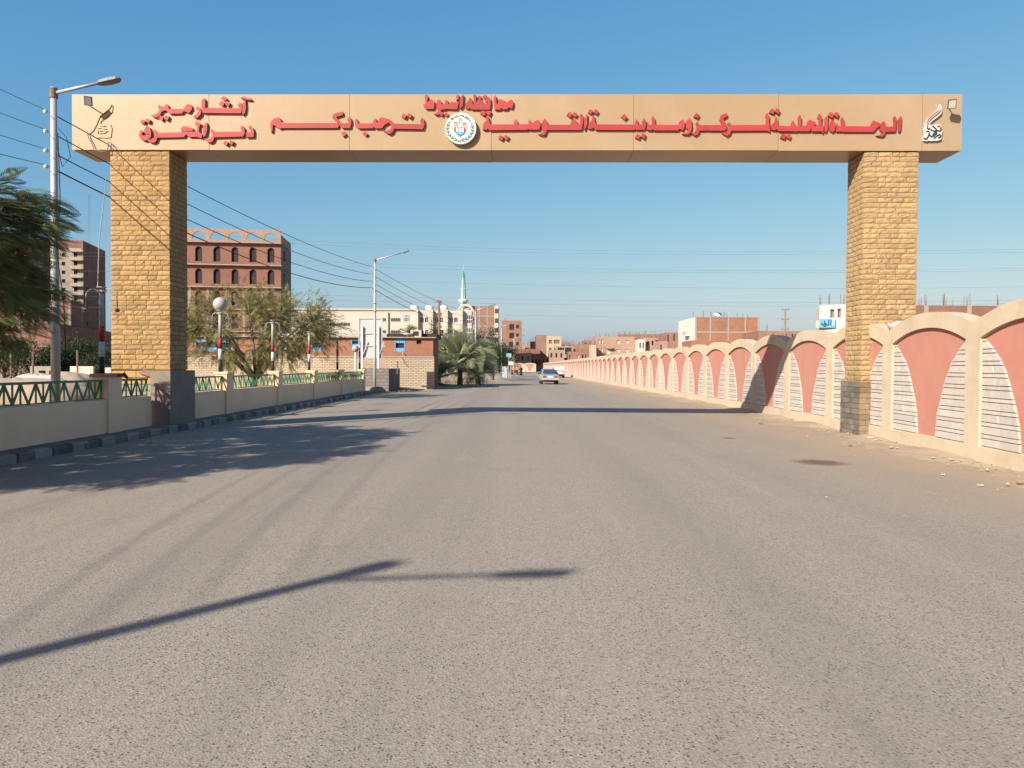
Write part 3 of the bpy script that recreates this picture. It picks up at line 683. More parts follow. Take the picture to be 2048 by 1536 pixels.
# beyond, the wall runs on almost edge-on and then turns across the end of the road
fx, fy = wend
for i in range(29): pts.append(((fx, fy), (fx+.02, fy+BW))); fx += .02; fy += BW
for i in range(5): pts.append(((fx-2.2, fy), (fx-2.2-BW, fy))); fx -= BW
budget = 298
for i, ((xa, ya), (xb, yb)) in enumerate(pts):
    # the bay starts at its far end and runs towards the camera, so that its front looks at the road
    rz = math.atan2(ya-yb, xa-xb)
    if i >= len(pts)-5: rz = 0.0; xb, yb = xa-BW, ya
    b_ = link('wall_bay', ME_FRAME, awall, (xb-awall.location.x, yb-awall.location.y, 0), rz)
    link('pink_panel', ME_PINK, b_); link('joint_backing', ME_BACK, b_)
    st = bay_stones() if i < 6 else None
    if st and budget >= len(st):
        for p, y in st: MB().prism(p, .074, y).build('stone', M_WSTONE, b_)
        budget -= len(st)
    else:
        tag(link('stone_courses', ME_COURSE[i % 3], b_), kind='stuff')
# broken milky globe left on the wall top
wp = at(1773, 657, 17.25)
g = MB(); n = 20
prof = [(.02,-.03),(.06,-.02),(.10,.0),(.155,.05),(.18,.11),(.172,.17)]
g.lathe(prof, n); 
for i in range(n): # ragged rim
    k = 5*n+i; v = g.v[k]; g.v[k] = (v[0]*(.97+rnd.uniform(-.04,.03)), v[1], v[2]+rnd.uniform(-.035,.03))
g.f.pop(); g.mi.pop()
o = g.build('broken_globe', M_GLOBE, loc=(wall_x(17.25)+.17, 17.25, z_top(0)+.035), smooth=True)
sm = o.modifiers.new('thick', 'SOLIDIFY'); sm.thickness = .008
tag(o, 'broken white lamp globe sitting on the arched wall beside the pillar', 'lamp globe')

# ================================================================== FENCE on the left
FX = -8.64
fence = thing('roadside_fence', 'low cream wall with green zigzag railings along the left pavement', 'fence', (FX, 5.6, 0))
fy0 = 5.6
posts = [5.65, 11.1, 16.57, 23.3, 28.4, 33.5, 38.9, 44.6]
secs = [(5.65,11.1,0),(11.1,16.57,1),(16.57,18.33,1),(19.80,23.3,1),(23.3,28.4,1),(28.4,33.5,1),(33.5,38.9,1),(38.9,44.6,1)]
for a, b_, bars in secs:
    a2 = a+(.27 if a in posts else 0)-fy0; b2 = b_-(.27 if b_ in posts else 0)-fy0
    MB().box(-.10, a2, 0, .10, b2, .85).build('wall_section', M_FCREAM, fence)
    if not bars: continue
    ra = MB(); ra.box(-.035, a2+.01, 1.225, .035, b2-.01, 1.272); ra.box(-.02, a2+.01, .862, .02, b2-.01, .885)
    for e in (a2+.012, b2-.032): ra.box(-.018, e, .885, .018, e+.02, 1.225)
    rail = ra.build('railing', M_GREEN, fence)
    nb = max(4, int(round((b2-a2)/.46))*2); st = (b2-a2-.06)/nb; y = a2+.03
    for i in range(nb):
        if rnd.random() > .05 and i: MB().box(-.012, y-.013, .885, .012, y+.013, 1.225).build('bar', M_GREEN, rail)
        lo, hi = (.89, 1.22) if i % 2 else (1.22, .89)
        if rnd.random() > .06: MB().bar((.0, y+.012, lo), (.0, y+st-.012, hi), .05, .016, up=(1,0,0)).build('bar', M_GREEN, rail)
        y += st
for i, y in enumerate(posts):
    p = MB().box(-.19, y-fy0-.27, 0, .16, y-fy0+.27, 1.32).build('post', M_FCREAM, fence)
    cm = M_FCREAM
    if i == 2:
        MB().box(-.23, y-fy0-.31, 1.323, .20, y-fy0-.02, 1.40).build('cap', mat('faded_pink_cap', (.42,.30,.24), .9, .1, 4), p)
        MB().box(-.23, y-fy0-.018, 1.323, .20, y-fy0+.31, 1.402).build('cap', mat('red_cap', (.25,.04,.035), .8, .2, 4), p)
    else: MB().box(-.22, y-fy0-.30, 1.323, .19, y-fy0+.30, 1.385).build('cap', cm, p)

# striped lamp posts standing on the fence posts
M_SR = mat('stripe_red', (.30,.03,.025), .6, .15, 6); M_SW = mat('stripe_white', (.62,.62,.64), .6, .1, 6); M_SB = mat('stripe_black', (.03,.026,.024), .6, .1, 6); M_SG = mat('post_grey', (.40,.375,.34), .6, .15, 6)
def post_lamp(y, globe, arms, label, top=3.15):
    t = thing('lamp_post', label, 'lamp post', (FX-.13, y, 1.385), 0, 'striped lamp posts on the fence')
    r = .058
    for z0, z1, m, nm in ((0,.37,M_SB,'black_band'),(.37,.69,M_SW,'white_band'),(.69,1.02,M_SR,'red_band'),(1.02,top-1.385,M_SG,'pole')):
        MB().tube([(0,0,z0),(0,0,z1)], r if nm != 'pole' else r*.85, 12).build(nm, m, t, True)
    zt = top-1.385
    MB().lathe([(.085,zt-.02),(.085,zt+.012),(.03,zt+.03),(.025,zt+.07),(.10,zt+.075),(.10,zt+.095),(.03,zt+.1)], 12).build('finial', M_SG, t)
    for s_ in arms:
        aw = .15 if y < 20 else .105; p = [(0,0,zt-.28),(.015*s_,0,zt-.16)]
        for k in range(7):
            a = math.pi*(1-k/6.5); p.append((s_*(.03+aw+aw*math.cos(a)), 0, zt-.10+aw*math.sin(a)))
        p.append((s_*(.04+2*aw), 0, zt-.34))
        e = MB().tube(p, .013, 8).build('curved_arm', M_SG, t, True)
        MB().lathe([(.04,zt-.44),(.055,zt-.40),(.02,zt-.36)], 10, (s_*(.04+2*aw), 0)).build('lamp_cup', M_LAMPB, e)
    if globe:
        q = MB(); q.lathe([(.205*math.sin(math.pi*k/12)+.001, zt+.27-.205*math.cos(math.pi*k/12)) for k in range(13)], 20)
        q.build('globe', M_GLOBE, t, True)
    return t
post_lamp(16.57, False, (-1,1), 'striped lamp post without globe on the red-capped fence post nearest the camera')
post_lamp(23.3, True, (-1,1), 'striped lamp post topped by a large milky globe just past the pillar')
post_lamp(28.4, False, (-1,1), 'striped lamp post without globe, first beyond the milky globe post')
post_lamp(33.5, False, (), 'slim striped lamp post without globe or arms, second beyond the milky globe post', 2.95)
post_lamp(38.9, False, (), 'slim striped lamp post, third beyond the milky globe post', 2.9)
post_lamp(44.6, False, (), 'farthest striped lamp post at the end of the railed fence', 2.85)
t = thing('globe_lamp', 'white post with a small dusty globe at the fence end', 'lamp post', (FX-.32, 44.3, .1))
MB().tube([(0,0,0),(0,0,2.3)], .055, 10).build('pole', M_SW, t, True)
MB().lathe([(.2*math.sin(math.pi*k/12)+.001, 2.46-.2*math.cos(math.pi*k/12)) for k in range(13)], 16).build('globe', mat('dusty_globe', (.42,.38,.32), .6), t, True)

# ================================================================== STREET LIGHTS and cables
def street_light(x, y, h, tip, label, r0=.095, r1=.06, ins=True, drop=.12):
    t = thing('street_light', label, 'street light', (x, y, 0), 0, 'street lights along the left side')
    MB().tube([(0,0,0),(0,0,2.4),(0,0,h*.62),(0,0,h)], [r0, r0*.93, r0*.78, r1], 14).build('pole', M_STEEL, t, True)
    tx, ty, tz = tip; hd = Vector((tx,ty,tz-h+.0)).normalized()
    a0 = Vector((0,0,h-drop)); a1 = Vector((tx,ty,tz))
    MB().tube([a0, a0+(a1-a0)*.5, a1], [.038,.034,.03], 8).build('arm', M_STEEL, t, True)
    MB().tube([(0,0,h-.22),(0,0,h-.02)], r1*1.35, 12).build('collar', M_RUST, t)
    q = MB(); d = (a1-a0).normalized(); sd = d.cross(Vector((0,0,1))).normalized(); up = sd.cross(d)
    rings = [(-.04,.05,.03,.03),(.04,.10,.055,.045),(.24,.115,.06,.06),(.40,.10,.05,.05),(.45,.06,.02,.02)]
    for (s_, w, hu, hd_) in rings:
        c = a1+d*s_
        for a, b_ in ((-w,-hd_*.6),(-w*.7,-hd_),(w*.7,-hd_),(w,-hd_*.6),(w*.85,hu*.5),(w*.4,hu),(-w*.4,hu),(-w*.85,hu*.5)):
            q.v.append(tuple(c+sd*a+up*b_))
    for k in range(4):
        for j in range(8): q.f.append((k*8+j, k*8+(j+1) % 8, k*8+8+(j+1) % 8, k*8+8+j)); q.mi.append(0)
    q.f += [tuple(reversed(range(8))), tuple(range(32,40))]; q.mi += [0,0]
    q.build('lamp_head', M_LAMPB, t)
    if ins:
        for z in (.93*h, .875*h, .82*h, .775*h):
            e = MB().bar((-.02,0,z),(-.18,0,z), .025).build('insulator_bracket', M_RUST, t)
            MB().lathe([(.022,z-.02),(.034,z),(.034,z+.04),(.02,z+.06)], 10, (-.18,0)).build('insulator', M_WHITE, e)
        for z in (.6*h, .66*h): MB().tube([(0,0,z),(0,0,z+.05)], r0*.95, 14).build('strap', M_RUST, t)
    return t
SL = [(-9.24,-3.5,7.4,(.82,-.40,7.44)), (-9.6,16.3,7.36,(.98,-.05,7.44)), (-8.15,46.0,7.95,(1.55,.4,8.35)), (-3.6,76.0,7.2,(1.5,.5,7.6)), (-1.45,104,7.0,(1.4,.3,7.5)), (.3,128,6.4,(1.3,.3,6.7))]
SLL = ['pale street light pole beside the road behind the camera', 'tall pale street light pole left of the stone pillar', 'pale street light pole in a concrete footing in front of the billboard', 'street light pole rising in front of the palm clump', 'thin street light pole just beyond the palm clump', 'farthest thin street light pole with small sign boxes on the left']
for (x, y, h, tip), lb in zip(SL, SLL): street_light(x, y, h, tip, lb, ins=y > 0, drop=.12 if y > 0 else .40, r0=.095 if y > 0 else .12, r1=.06 if y > 0 else .085)
q = MB(); q.lathe([(.62,-.1),(.60,.12),(.5,.3),(.32,.36),(.15,.38)], 9)
q.v = [(v[0]+rnd.uniform(-.06,.06), v[1]+rnd.uniform(-.06,.06), v[2]+rnd.uniform(-.04,.04)) for v in q.v]
tag(q.build('concrete_footing', M_CONC, loc=(-8.15,46,0)), 'rough concrete footing around the street light pole by the billboard', 'footing')
def cable(p, q_, sag, r, label, m=None, n=22, group=None, name='overhead_cable'):
    p = Vector(p); q_ = Vector(q_); mid = (p+q_)/2
    pts = [p+(q_-p)*(i/n)-Vector((0,0,sag*4*(i/n)*(1-i/n)))-mid for i in range(n+1)]
    o = MB().tube(pts, r, 5).build(name, m or M_WIRE, None, True, loc=tuple(mid))
    return tag(o, label, 'cable', group)
spans = [(0,1,'reaching the tall near pole from the left'),(1,2,'behind the left pillar to the billboard pole'),(2,3,'between billboard pole and palm clump pole'),(3,4,'beyond the palm clump')]
for a, b_, where in spans:
    A, B = SL[a], SL[b_]
    for k, (fr, nm, rr, sg) in enumerate(((.93,'uppermost',.012 if a else .006,.35),(.875,'second from top',.012 if a else .006,.5),(.82,'third from top',.013 if a else .006,.55),(.775,'lowest',.017 if a else .007,.65))):
        cable((A[0]-.18, A[1], A[2]*fr+.05), (B[0]-.18, B[1], B[2]*fr+.05), sg, rr, f'black overhead cable {where}, {nm}', group='cables between the street lights')
# loops of slack wire on the near pole
q = MB(); hx = -9.6
q.tube([(hx+.12,16.25,6.5),(hx+.32,16.2,6.3),(hx+.40,16.2,5.9),(hx+.22,16.22,5.7),(hx+.10,16.25,6.1)], .008, 5)
q.tube([(hx+.11,16.25,6.4),(hx+.18,16.2,5.0),(hx+.10,16.2,3.9),(hx+.24,16.2,2.9),(hx+.28,16.2,1.6)], .011, 5)
tag(q.build('slack_cable', M_WIRE, None, True, center=True), 'loops of slack black wire hanging from the near street light pole', 'cable')
tag(MB().tube([(-8.85,16.57,3.2),(-8.83,16.6,4.2),(-8.72,16.7,5.6)], [.012,.010,.006], 5).build('thin_wire', mat('grey_wire', (.35,.33,.31), .6), None, center=True), 'thin pale wire rising from the nearest striped lamp post', 'cable')
# power lines far across the sky
FL = [(461,500,503,498),(467,506,508,504),(509,537,541,535),(516,543,545,540),(545,571,577,572),(585,600,605,598),(594,609,612,605),(616,632,637,630)]
for k, (ya, yb, yc, yd) in enumerate(FL):
    cs = np.polyfit([300,1120,1690,2100], [ya,yb,yc,yd], 3); pts = []
    D = 150.0
    for px in range(-200, 2600, 70):
        xx = min(max(px, 250), 2150); pts.append(at(px, float(np.polyval(cs, xx))+(px-xx)*.012, D))
    q = MB().tube(pts, .016, 4)
    rank = ['uppermost','second','third','fourth','fifth','sixth','seventh','lowest'][k]
    tag(q.build('power_line', M_FWIRE, None, center=True), f'{rank} of the eight faint power lines crossing the sky below the beam', 'power line', 'power lines across the sky')

# ================================================================== BUILDINGS
def facade(q, x0, x1, z0, z1, ops, y=0.0, dep=.3, arch=False, mi=0, back=None):
    """front wall in the plane y facing -y, with real openings; ops = (xa, za, xb, zb)"""
    xs = sorted({x0, x1, *[o[0] for o in ops], *[o[2] for o in ops]}); zs = sorted({z0, z1, *[o[1] for o in ops], *[o[3] for o in ops]})
    for a, b_ in zip(xs, xs[1:]):
        for c, d in zip(zs, zs[1:]):
            mx, mz = (a+b_)/2, (c+d)/2
            if any(o[0] < mx < o[2] and o[1] < mz < o[3] for o in ops): continue
            q.quad((a,y,c),(b_,y,c),(b_,y,d),(a,y,d), mi)
            if back is not None: q.quad((b_,back,c),(a,back,c),(a,back,d),(b_,back,d), mi)
    for xa, za, xb, zb in ops:
        r = (xb-xa)/2 if arch else 0; rr = min(r, zb-za-.05) if arch else 0; zt = zb-rr; yb = y+dep
        q.quad((xa,y,za),(xa,yb,za),(xa,yb,zt),(xa,y,zt), mi); q.quad((xb,yb,za),(xb,y,za),(xb,y,zt),(xb,yb,zt), mi)
        q.quad((xa,y,za),(xb,y,za),(xb,yb,za),(xa,yb,za), mi)
        if not arch: q.quad((xa,yb,zb),(xb,yb,zb),(xb,y,zb),(xa,y,zb), mi)
        else:
            xm = (xa+xb)/2; n = 10
            arc = [(xm+r*math.cos(math.pi*(1-i/n)), zt+rr*math.sin(math.pi*i/n)) for i in range(n+1)]
            for s_, part in ((0, arc[:n//2+1]), (1, arc[n//2:])):
                cx = xa if s_ == 0 else xb
                for (ax, az), (bx, bz) in zip(part, part[1:]):
                    q.poly([(cx,y,zb),(ax,y,az),(bx,y,bz)] if s_ else [(cx,y,zb),(ax,y,az),(bx,y,bz)], mi)
                    if back is not None: q.poly([(cx,back,zb),(bx,back,bz),(ax,back,az)], mi)
            for (ax, az), (bx, bz) in zip(arc, arc[1:]): q.quad((ax,yb,az),(bx,yb,bz),(bx,y,bz),(ax,y,az), mi)
def building(name, label, loc, rotz, W_, D_, H_, wall, ops=(), arch=False, win=None, side=None, side_ops=(), cols=(), bands=(), trim=None, rebar=(), group=None, cat='building', frame=None, parapet=.0, dep=.3, rside_ops=(), winname='window'):
    t = thing(name, label, cat, loc, rotz, group)
    win = win or M_DARK; trim = trim or M_CONC2
    q = MB(); facade(q, 0, W_, 0, H_, ops, 0, dep, arch)
    si = 1 if side else 0
    def side_wall(sx, so):
        f = MB(); facade(f, 0, D_, 0, H_, so, 0, dep)
        b0 = len(q.v)
        if sx > 0: q.v += [(W_-v[1], v[0], v[2]) for v in f.v]
        else: q.v += [(v[1], D_-v[0], v[2]) for v in f.v]
        q.f += [tuple(b0+i for i in ff) for ff in f.f]; q.mi += [si]*len(f.f)
    side_wall(1, rside_ops); side_wall(-1, side_ops)
    q.quad((W_,D_,0),(0,D_,0),(0,D_,H_),(W_,D_,H_)); q.quad((0,0,H_-parapet),(W_,0,H_-parapet),(W_,D_,H_-parapet),(0,D_,H_-parapet))
    q.build('wall', [wall, side] if side else wall, t)
    for xa, za, xb, zb in ops:
        w = MB().box(xa-.02, dep-.02, za-.02, xb+.02, dep+.04, zb+.02).build(winname, rnd.choice(win) if isinstance(win, list) else win, t)
        if frame:
            fq = MB(); fw = .07
            for bx in ((xa, za, xa+fw, zb), (xb-fw, za, xb, zb), (xa, za, xb, za+fw), (xa, zb-fw, xb, zb), ((xa+xb)/2-fw/2, za, (xa+xb)/2+fw/2, zb)):
                fq.box(bx[0], dep-.09, bx[1], bx[2], dep-.025, bx[3])
            fq.build('frame', frame, w)
    for (so, sx) in ((rside_ops, 1), (side_ops, -1)):
        for a, za, b_, zb in so:
            if sx > 0: MB().box(W_-dep-.04, a-.02, za-.02, W_-dep+.02, b_+.02, zb+.02).build(winname, win, t)
            else: MB().box(dep-.02, D_-b_-.02, za-.02, dep+.04, D_-a+.02, zb+.02).build(winname, win, t)
    for x in cols: MB().box(x-.17, -.035, 0, x+.17, .0-.001, H_).build('column', trim, t)
    for z in bands: MB().box(-.0, -.05, z-.17, W_, -.036, z+.17).build('floor_band', trim, t)
    for (x, y, n_, h) in rebar:
        f = MB()
        for _ in range(n_):
            dx, dy = rnd.uniform(-.2,.2), rnd.uniform(-.2,.2); f.tube([(x+dx,y+dy,H_-.1),(x+dx+rnd.uniform(-.06,.06),y+dy,H_+h*rnd.uniform(.7,1.05))], .022, 4)
        f.build('rebar', M_RUST, t)
    return t
def X(px, Y): return (px-1024)/FPX*Y
def ZZ(py, Y, px=1024): return at(px, py, Y).z
def grid(x0, dx, nx, z0, dz, nz, w, h, skip=()):
    return [(x0+i*dx, z0+j*dz, x0+i*dx+w, z0+j*dz+h) for i in range(nx) for j in range(nz) if (i, j) not in skip]

# six-storey brick block with arched windows, seen past the left pillar
Wb = 20.0; rb = R(6); cx, cy = X(562,110), 110.0
lx, ly = cx-Wb*math.cos(rb), cy-Wb*math.sin(rb); Hb = 18.8
opsb = [(Wb-1.39-.48-k*2.46, z+.35+.12, Wb-1.39+.48-k*2.46, z+.35+2.2) for k in range(7) for z in (0.3,3.2,6.3,9.4,12.5,15.6)]
ab = building('brick_block', 'unfinished red brick block with rows of arched windows and an arcaded roof parapet', (lx, ly, 0), rb, Wb, 8.0, Hb, B_RED, opsb, True, side=B_GREY,
     bands=(), rside_ops=[(2,z+1,3.2,z+2.4) for z in (6.3,9.4,12.5,15.6)])
for k in range(7): x = Wb-1.39-1.23-k*2.46; MB().box(x-.17, -.035, 0, x+.17, -.001, 12.35).build('column', M_CONC2, ab)
for z in (3.2,6.3,9.4,12.5,15.6,18.75):
    q = MB(); n = 24; ov = .55 if z > 10 else .3
    q.box(-.1, -ov, z-.075, Wb+.15, -.037, z+.075); q.build('floor_slab', M_CONC2, ab)
q = MB(); facade(q, 0, Wb, Hb+.12, Hb+1.75, [(Wb-1.39-.9-k*2.46, Hb+.35, Wb-1.39+.9-k*2.46, Hb+1.45) for k in range(8) if Wb-1.39-.9-k*2.46 > .1], 0, .22, True, back=.22)
q.box(0,0,Hb+1.75,Wb,.22,Hb+1.86); q.box(Wb-.22,.221,Hb+.12,Wb,7.9,Hb+1.2)
q.build('parapet', mat('parapet_render', (.37,.245,.185), .95, .15, 2), ab)

# tall far apartment blocks at the left edge
def far_left(name, label, pcx, Y, ptop, rot, W_, D_, wall, side, ops, **kw):
    r_ = R(rot); cx, cy = X(pcx, Y), Y; H_ = ZZ(ptop, Y, pcx)
    return building(name, label, (cx-W_*math.cos(r_), cy-W_*math.sin(r_), 0), r_, W_, D_, H_, wall, ops(W_, H_), side=side, **kw)
fa = far_left('apartment_tower', 'tall brick and cement apartment tower with balconies left of the pillar', 167.6, 235, 481, 12, 22, 22, mat('cement_grey_front', (.40,.33,.26), .95, .1, .4), B_RED,
     lambda w, h: [o for j in range(11) for o in ((w-5.9, h-2.5-j*2.6, w-4.9, h-1.4-j*2.6), (w-2.6, h-2.7-j*2.6, w-1.6, h-1.1-j*2.6), (w-10.5, h-2.7-j*2.6, w-9.2, h-1.1-j*2.6))], rside_ops=[(3,z,4.2,z+1.4) for z in (8,13.2,18.4,23.6,28.8)])
hA = ZZ(481,235,167)
MB().box(0,-.06,hA-2.8,22,-.002,hA).build('brick_band', B_RED2, fa)
for j in range(9):
    z = hA-3.4-j*2.6
    for xa, xb in ((18.6,21.9),(11.2,13.6)):
        b_ = MB().box(xa,-1.1,z-.15,xb,-.003,z).build('balcony', mat('balcony_cream', (.47,.40,.31), .9), fa)
        MB().box(xa,-1.1,z+.002,xb,-1.0,z+.85).build('parapet', mat('balcony_cream', (.47,.40,.31), .9), b_)
for (dx, dz) in ((8,-3.2),(15,-7.0)): pass
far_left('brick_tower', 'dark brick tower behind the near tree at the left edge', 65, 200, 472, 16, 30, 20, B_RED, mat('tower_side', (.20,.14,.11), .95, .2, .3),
     lambda w, h: grid(w-9, 3.4, 3, 3, 3.0, 10, 1.3, 1.6), rside_ops=[(4+i*6,z,5.2+i*6,z+1.3) for i in range(3) for z in (14,17,23,26,29)])
far_left('brick_house', 'squat lit brick house low between the tree and the tall pole', 143, 150, 600, 12, 18, 6, B_RED2, B_RED,
     lambda w, h: [(w-9,h-4,w-7.4,h-2),(w-5,h-4.2,w-3.6,h-2.2)], bands=(9.5,6.3), cols=(17.7,9.8))
far_left('brick_shed', 'long low brick shed with a shaded side behind the dark hedge', 118, 120, 648, 13, 34, 30, B_RED2, B_RED,
     lambda w, h: grid(w-16, 5, 3, 3.6, 3, 1, 1.4, 1.5), bands=(4.2,), cols=(33.7,28.5,23))
# lattice mast on the roofs
q = MB(); mx_ = at(179, 480, 240)
for (dx, dy) in ((-.4,-.3),(.4,-.3),(0,.4)): q.tube([(mx_.x+dx,240+dy,mx_.z-8),(mx_.x+dx*.3,240+dy*.3,mx_.z+14.2)], .05, 4)
for k in range(22):
    z = mx_.z-6+k*.92; q.bar((mx_.x-.3,239.8,z),(mx_.x+.3,239.8,z+.9), .04); q.bar((mx_.x+.3,239.8,z),(mx_.x,240.3,z+.9), .04)
tag(q.build('antenna_mast', mat('mast_grey', (.28,.27,.28), .7), None, center=True), 'slim lattice antenna mast above the apartment tower', 'mast')

# low compound: pale brick wall below, red brick with blue windows above
Yc = 53.5; x0, x1 = X(300,Yc), X(868,Yc); zt = ZZ(715,Yc,760)
cmp_ = building('compound_wall', 'pale brick perimeter wall with rough courses behind the fence end', (x0, Yc, 0), 0, x1-x0, .35, zt, B_PALE, cat='wall')
MB().box(0,-.05,zt+.002,x1-x0,.4,zt+.10).build('coping', M_CONC2, cmp_)
Yr = 54.6; xr0, xr1 = X(300,Yr), X(866,Yr); Hr = ZZ(676,Yr,800)
wins = [(791,673.5,808,703),(704,672,717,692),(624,676,641,702),(560,676,574,700),(392,676,470,702)]
opsr = [(X(a,Yr)-xr0, max(2.3,ZZ(d,Yr,a)), X(c,Yr)-xr0, min(Hr-.06,ZZ(b_,Yr,a))) for a, b_, c, d in wins]
sm_op = (X(832.5,Yr)-xr0, ZZ(688,Yr,832), X(842.5,Yr)-xr0, ZZ(681,Yr,832))
low = building('brick_annex', 'low red brick annex with blue framed windows above the pale wall', (xr0, Yr, 0), 0, xr1-xr0, 4, Hr, B_DARK, opsr+[sm_op], win=M_DARK, dep=.18)
for i, (xa, za, xb, zb) in enumerate(opsr):
    h = zb-za
    for z0, z1 in ((zb-h*.33, zb), (za, za+h*.28)):
        sh = MB().box(xa, .03, z0, xb, .07, z1).build('blue_shutter', M_BLUE, low)
        n = max(3, int((xb-xa)/.13))
        for k in range(n): MB().box(xa+(k+.25)*(xb-xa)/n, .018, z0+.03, xa+(k+.6)*(xb-xa)/n, .029, z1-.03).build('slat', mat('blue_slat', (.20,.52,.78), .6), sh)
    for bx in ((xa-.05,xa),(xb,xb+.05)): MB().box(bx[0], -.02, za-.05, bx[1], .05, zb+.05).build('window_jamb', M_BLUE, low)
MB().box(-.2,-.25,Hr+.002,xr1-xr0+.2,4.2,Hr+.07).build('roof_slab', M_CONC2, low)
MB().box(X(772,Yr)-xr0, .6, Hr+.072, X(872,Yr)-xr0, 3.8, Hr+.34).build('dark_roof', mat('tar_roof', (.03,.03,.035), .8), low)
MB().box(X(560,Yr)-xr0, .5, Hr+.073, X(771,Yr)-xr0, 3.8, Hr+.30).build('sheet_roof', mat('sheet_roof', (.45,.41,.36), .7), low)
a_ = thing('rooftop_cooler', 'small cream cooler box on the annex roof edge', 'air cooler', (X(831,Yr), Yr+.2, Hr+.072))
MB().box(-.38,-.1,0,.38,.4,.5).build('casing', mat('cooler_cream', (.5,.44,.34), .7), a_); MB().box(-.2,-.115,.1,.2,-.101,.4).build('grille', M_DARK, a_)
a_ = thing('satellite_dish', 'small pale satellite dish lying on the annex roof', 'satellite dish', (X(815,Yr), Yr+.1, Hr+.08))
MB().lathe([(.02,.10),(.16,.12),(.30,.18),(.36,.24)], 16).build('dish', M_WHITE, a_, True); MB().tube([(0,0,0),(0,0,.12)], .03, 8).build('stem', M_STEEL, a_)
tag(MB().tube([at(804,703,54.4),at(806,710,54.3),at(803.5,718,53.3),at(806,724,53.25),at(809,728,53.25)], .025, 6).build('drain_hose', mat('hose', (.45,.33,.24), .8), None, True, center=True), 'brown hose hanging from the blue window over the pale wall', 'hose')
# grey block enclosure beside the fence end
bx0, bx1 = X(724,47.5), X(779,47.5)
blk = building('block_enclosure', 'shaded grey block enclosure behind the billboard pole', (bx0, 47.3, 0), R(-4), bx1-bx0, 3.2, 1.42, B_GREY, cat='enclosure')
tag(MB().tube([(X(794,48),48,0),(X(795,48),48,1.9)], .04, 6).build('rusty_stake', M_RUST, None, center=True), 'rusty stake standing at the corner of the grey enclosure', 'stake')
# billboard seen from behind
bb = thing('billboard', 'blank white billboard on two steel legs behind the street light', 'billboard', (X(740,49),49,0))
xa, xb = X(718,49)-X(740,49), X(763.5,49)-X(740,49); za, zb = ZZ(715.5,49,740), ZZ(637,49,740)
MB().box(xa,.0,za,xb,.05,zb).build('panel', mat('panel_white', (.50,.50,.50), .6, .06, 1.5), bb)
fr = MB()
for a, b_ in (((xa,-.02,za),(xb,-.02,za)),((xa,-.02,zb),(xb,-.02,zb)),((xa,-.02,za),(xa,-.02,zb)),((xb,-.02,za),(xb,-.02,zb))): fr.bar(a, b_, .06)
for f in (.30,.62): fr.bar((xa-.4,-.03,za+(zb-za)*f),(xb+.2,-.03,za+(zb-za)*f), .06)
fr.build('frame', M_STEEL, bb)
for px in (724.5, 757):
    x = X(px,49)-X(740,49); lg = MB().bar((x,-.1,0),(x,-.1,zb-.5), .13).build('leg', M_SW, bb)
    MB().bar((x+.05,-.12,za+.15),(x+.35,-.05,za+1.0), .05).build('brace', M_SW, lg)

# cream school with buttresses and arched windows, and its round stair tower
Ys = 195.0; xs0, xs1 = X(560,Ys), X(943,Ys); Hs = ZZ(621,Ys,850)
def sx(px): return X(px,Ys)-xs0
def sz(py): return ZZ(py,Ys,800)
op_arch = []
for a in (839.5,849.2,868.7,878.4,898,907.7):
    for (t_, b_) in ((634,644.5),(659.5,669.5),(685,695)): op_arch.append((sx(a), sz(b_), sx(a+7.6), sz(t_)))
sch = building('school', 'long cream school building with arched window pairs and dark buttresses', (xs0, Ys, 0), 0, xs1-xs0, 16, Hs, mat('school_cream', (.56,.50,.415), .9, .05, .3), op_arch, True, win=M_GLASS, frame=M_WHITE, dep=.35)
for (a, t_, c, b_) in ((781,636,800.5,643),(781,660.5,800.5,667.5),(765,636,773,643),(765,660.5,773,667.5),(650,646,700,653)):
    rec = MB().box(sx(a), -.06, sz(b_), sx(c), -.002, sz(t_)).build('window_strip', mat('strip_wall', (.30,.24,.18), .9), sch)
    n = max(2, int((c-a)/4.5))
    for k in range(n): MB().box(sx(a+1+k*(c-a-1)/n), -.09, sz(b_)+.15, sx(a+1+(k+.75)*(c-a-1)/n), -.061, sz(t_)-.1).build('pane', M_GLASS, rec)
for (a, c) in ((806,818),):
    w = MB().box(sx(a), -.06, sz(643.5), sx(c), -.002, sz(629.5)).build('window', M_GLASS, sch)
    q = MB()
    for k in range(5): q.box(sx(a)+k*(sx(c)-sx(a)-.2)/4, -.10, sz(643.5), sx(a)+k*(sx(c)-sx(a)-.2)/4+.09, -.061, sz(629.5))
    for z in (sz(643.5), sz(634), sz(629.5)): q.box(sx(a), -.11, z-.05, sx(c), -.1005, z+.05)
    q.build('window_bars', M_WHITE, w)
for px in (834.5,864,893.5,923): MB().box(sx(px)-.35,-1.3,0,sx(px)+.3,-.002,Hs+.15).build('buttress', mat('school_cream', (.56,.50,.415)), sch)
for px in (774.5,): MB().box(sx(px)-.25,-.5,0,sx(px)+.25,-.003,Hs-.5).build('pier', mat('pier_cream', (.55,.49,.4), .9), sch)
MB().box(-.1,-.35,Hs+.003,sx(834),0,Hs+.35).build('cornice', mat('school_cream', (.56,.50,.415)), sch)
for px in (829,858.5,887.5):
    tk = thing('water_tank', f'white rooftop water tank on the school, {["left", "middle", "right"][(px > 840)+(px > 870)]} of three', 'water tank', (X(px,Ys+3), Ys+3, Hs), 0, 'water tanks on the school roof')
    MB().lathe([(1.05,0),(1.05,1.25),(.9,1.4),(.3,1.48)], 16).build('tank', M_WHITE, tk, True); MB().lathe([(.3,1.48),(.3,1.58)], 10).build('lid', M_WHITE, tk)
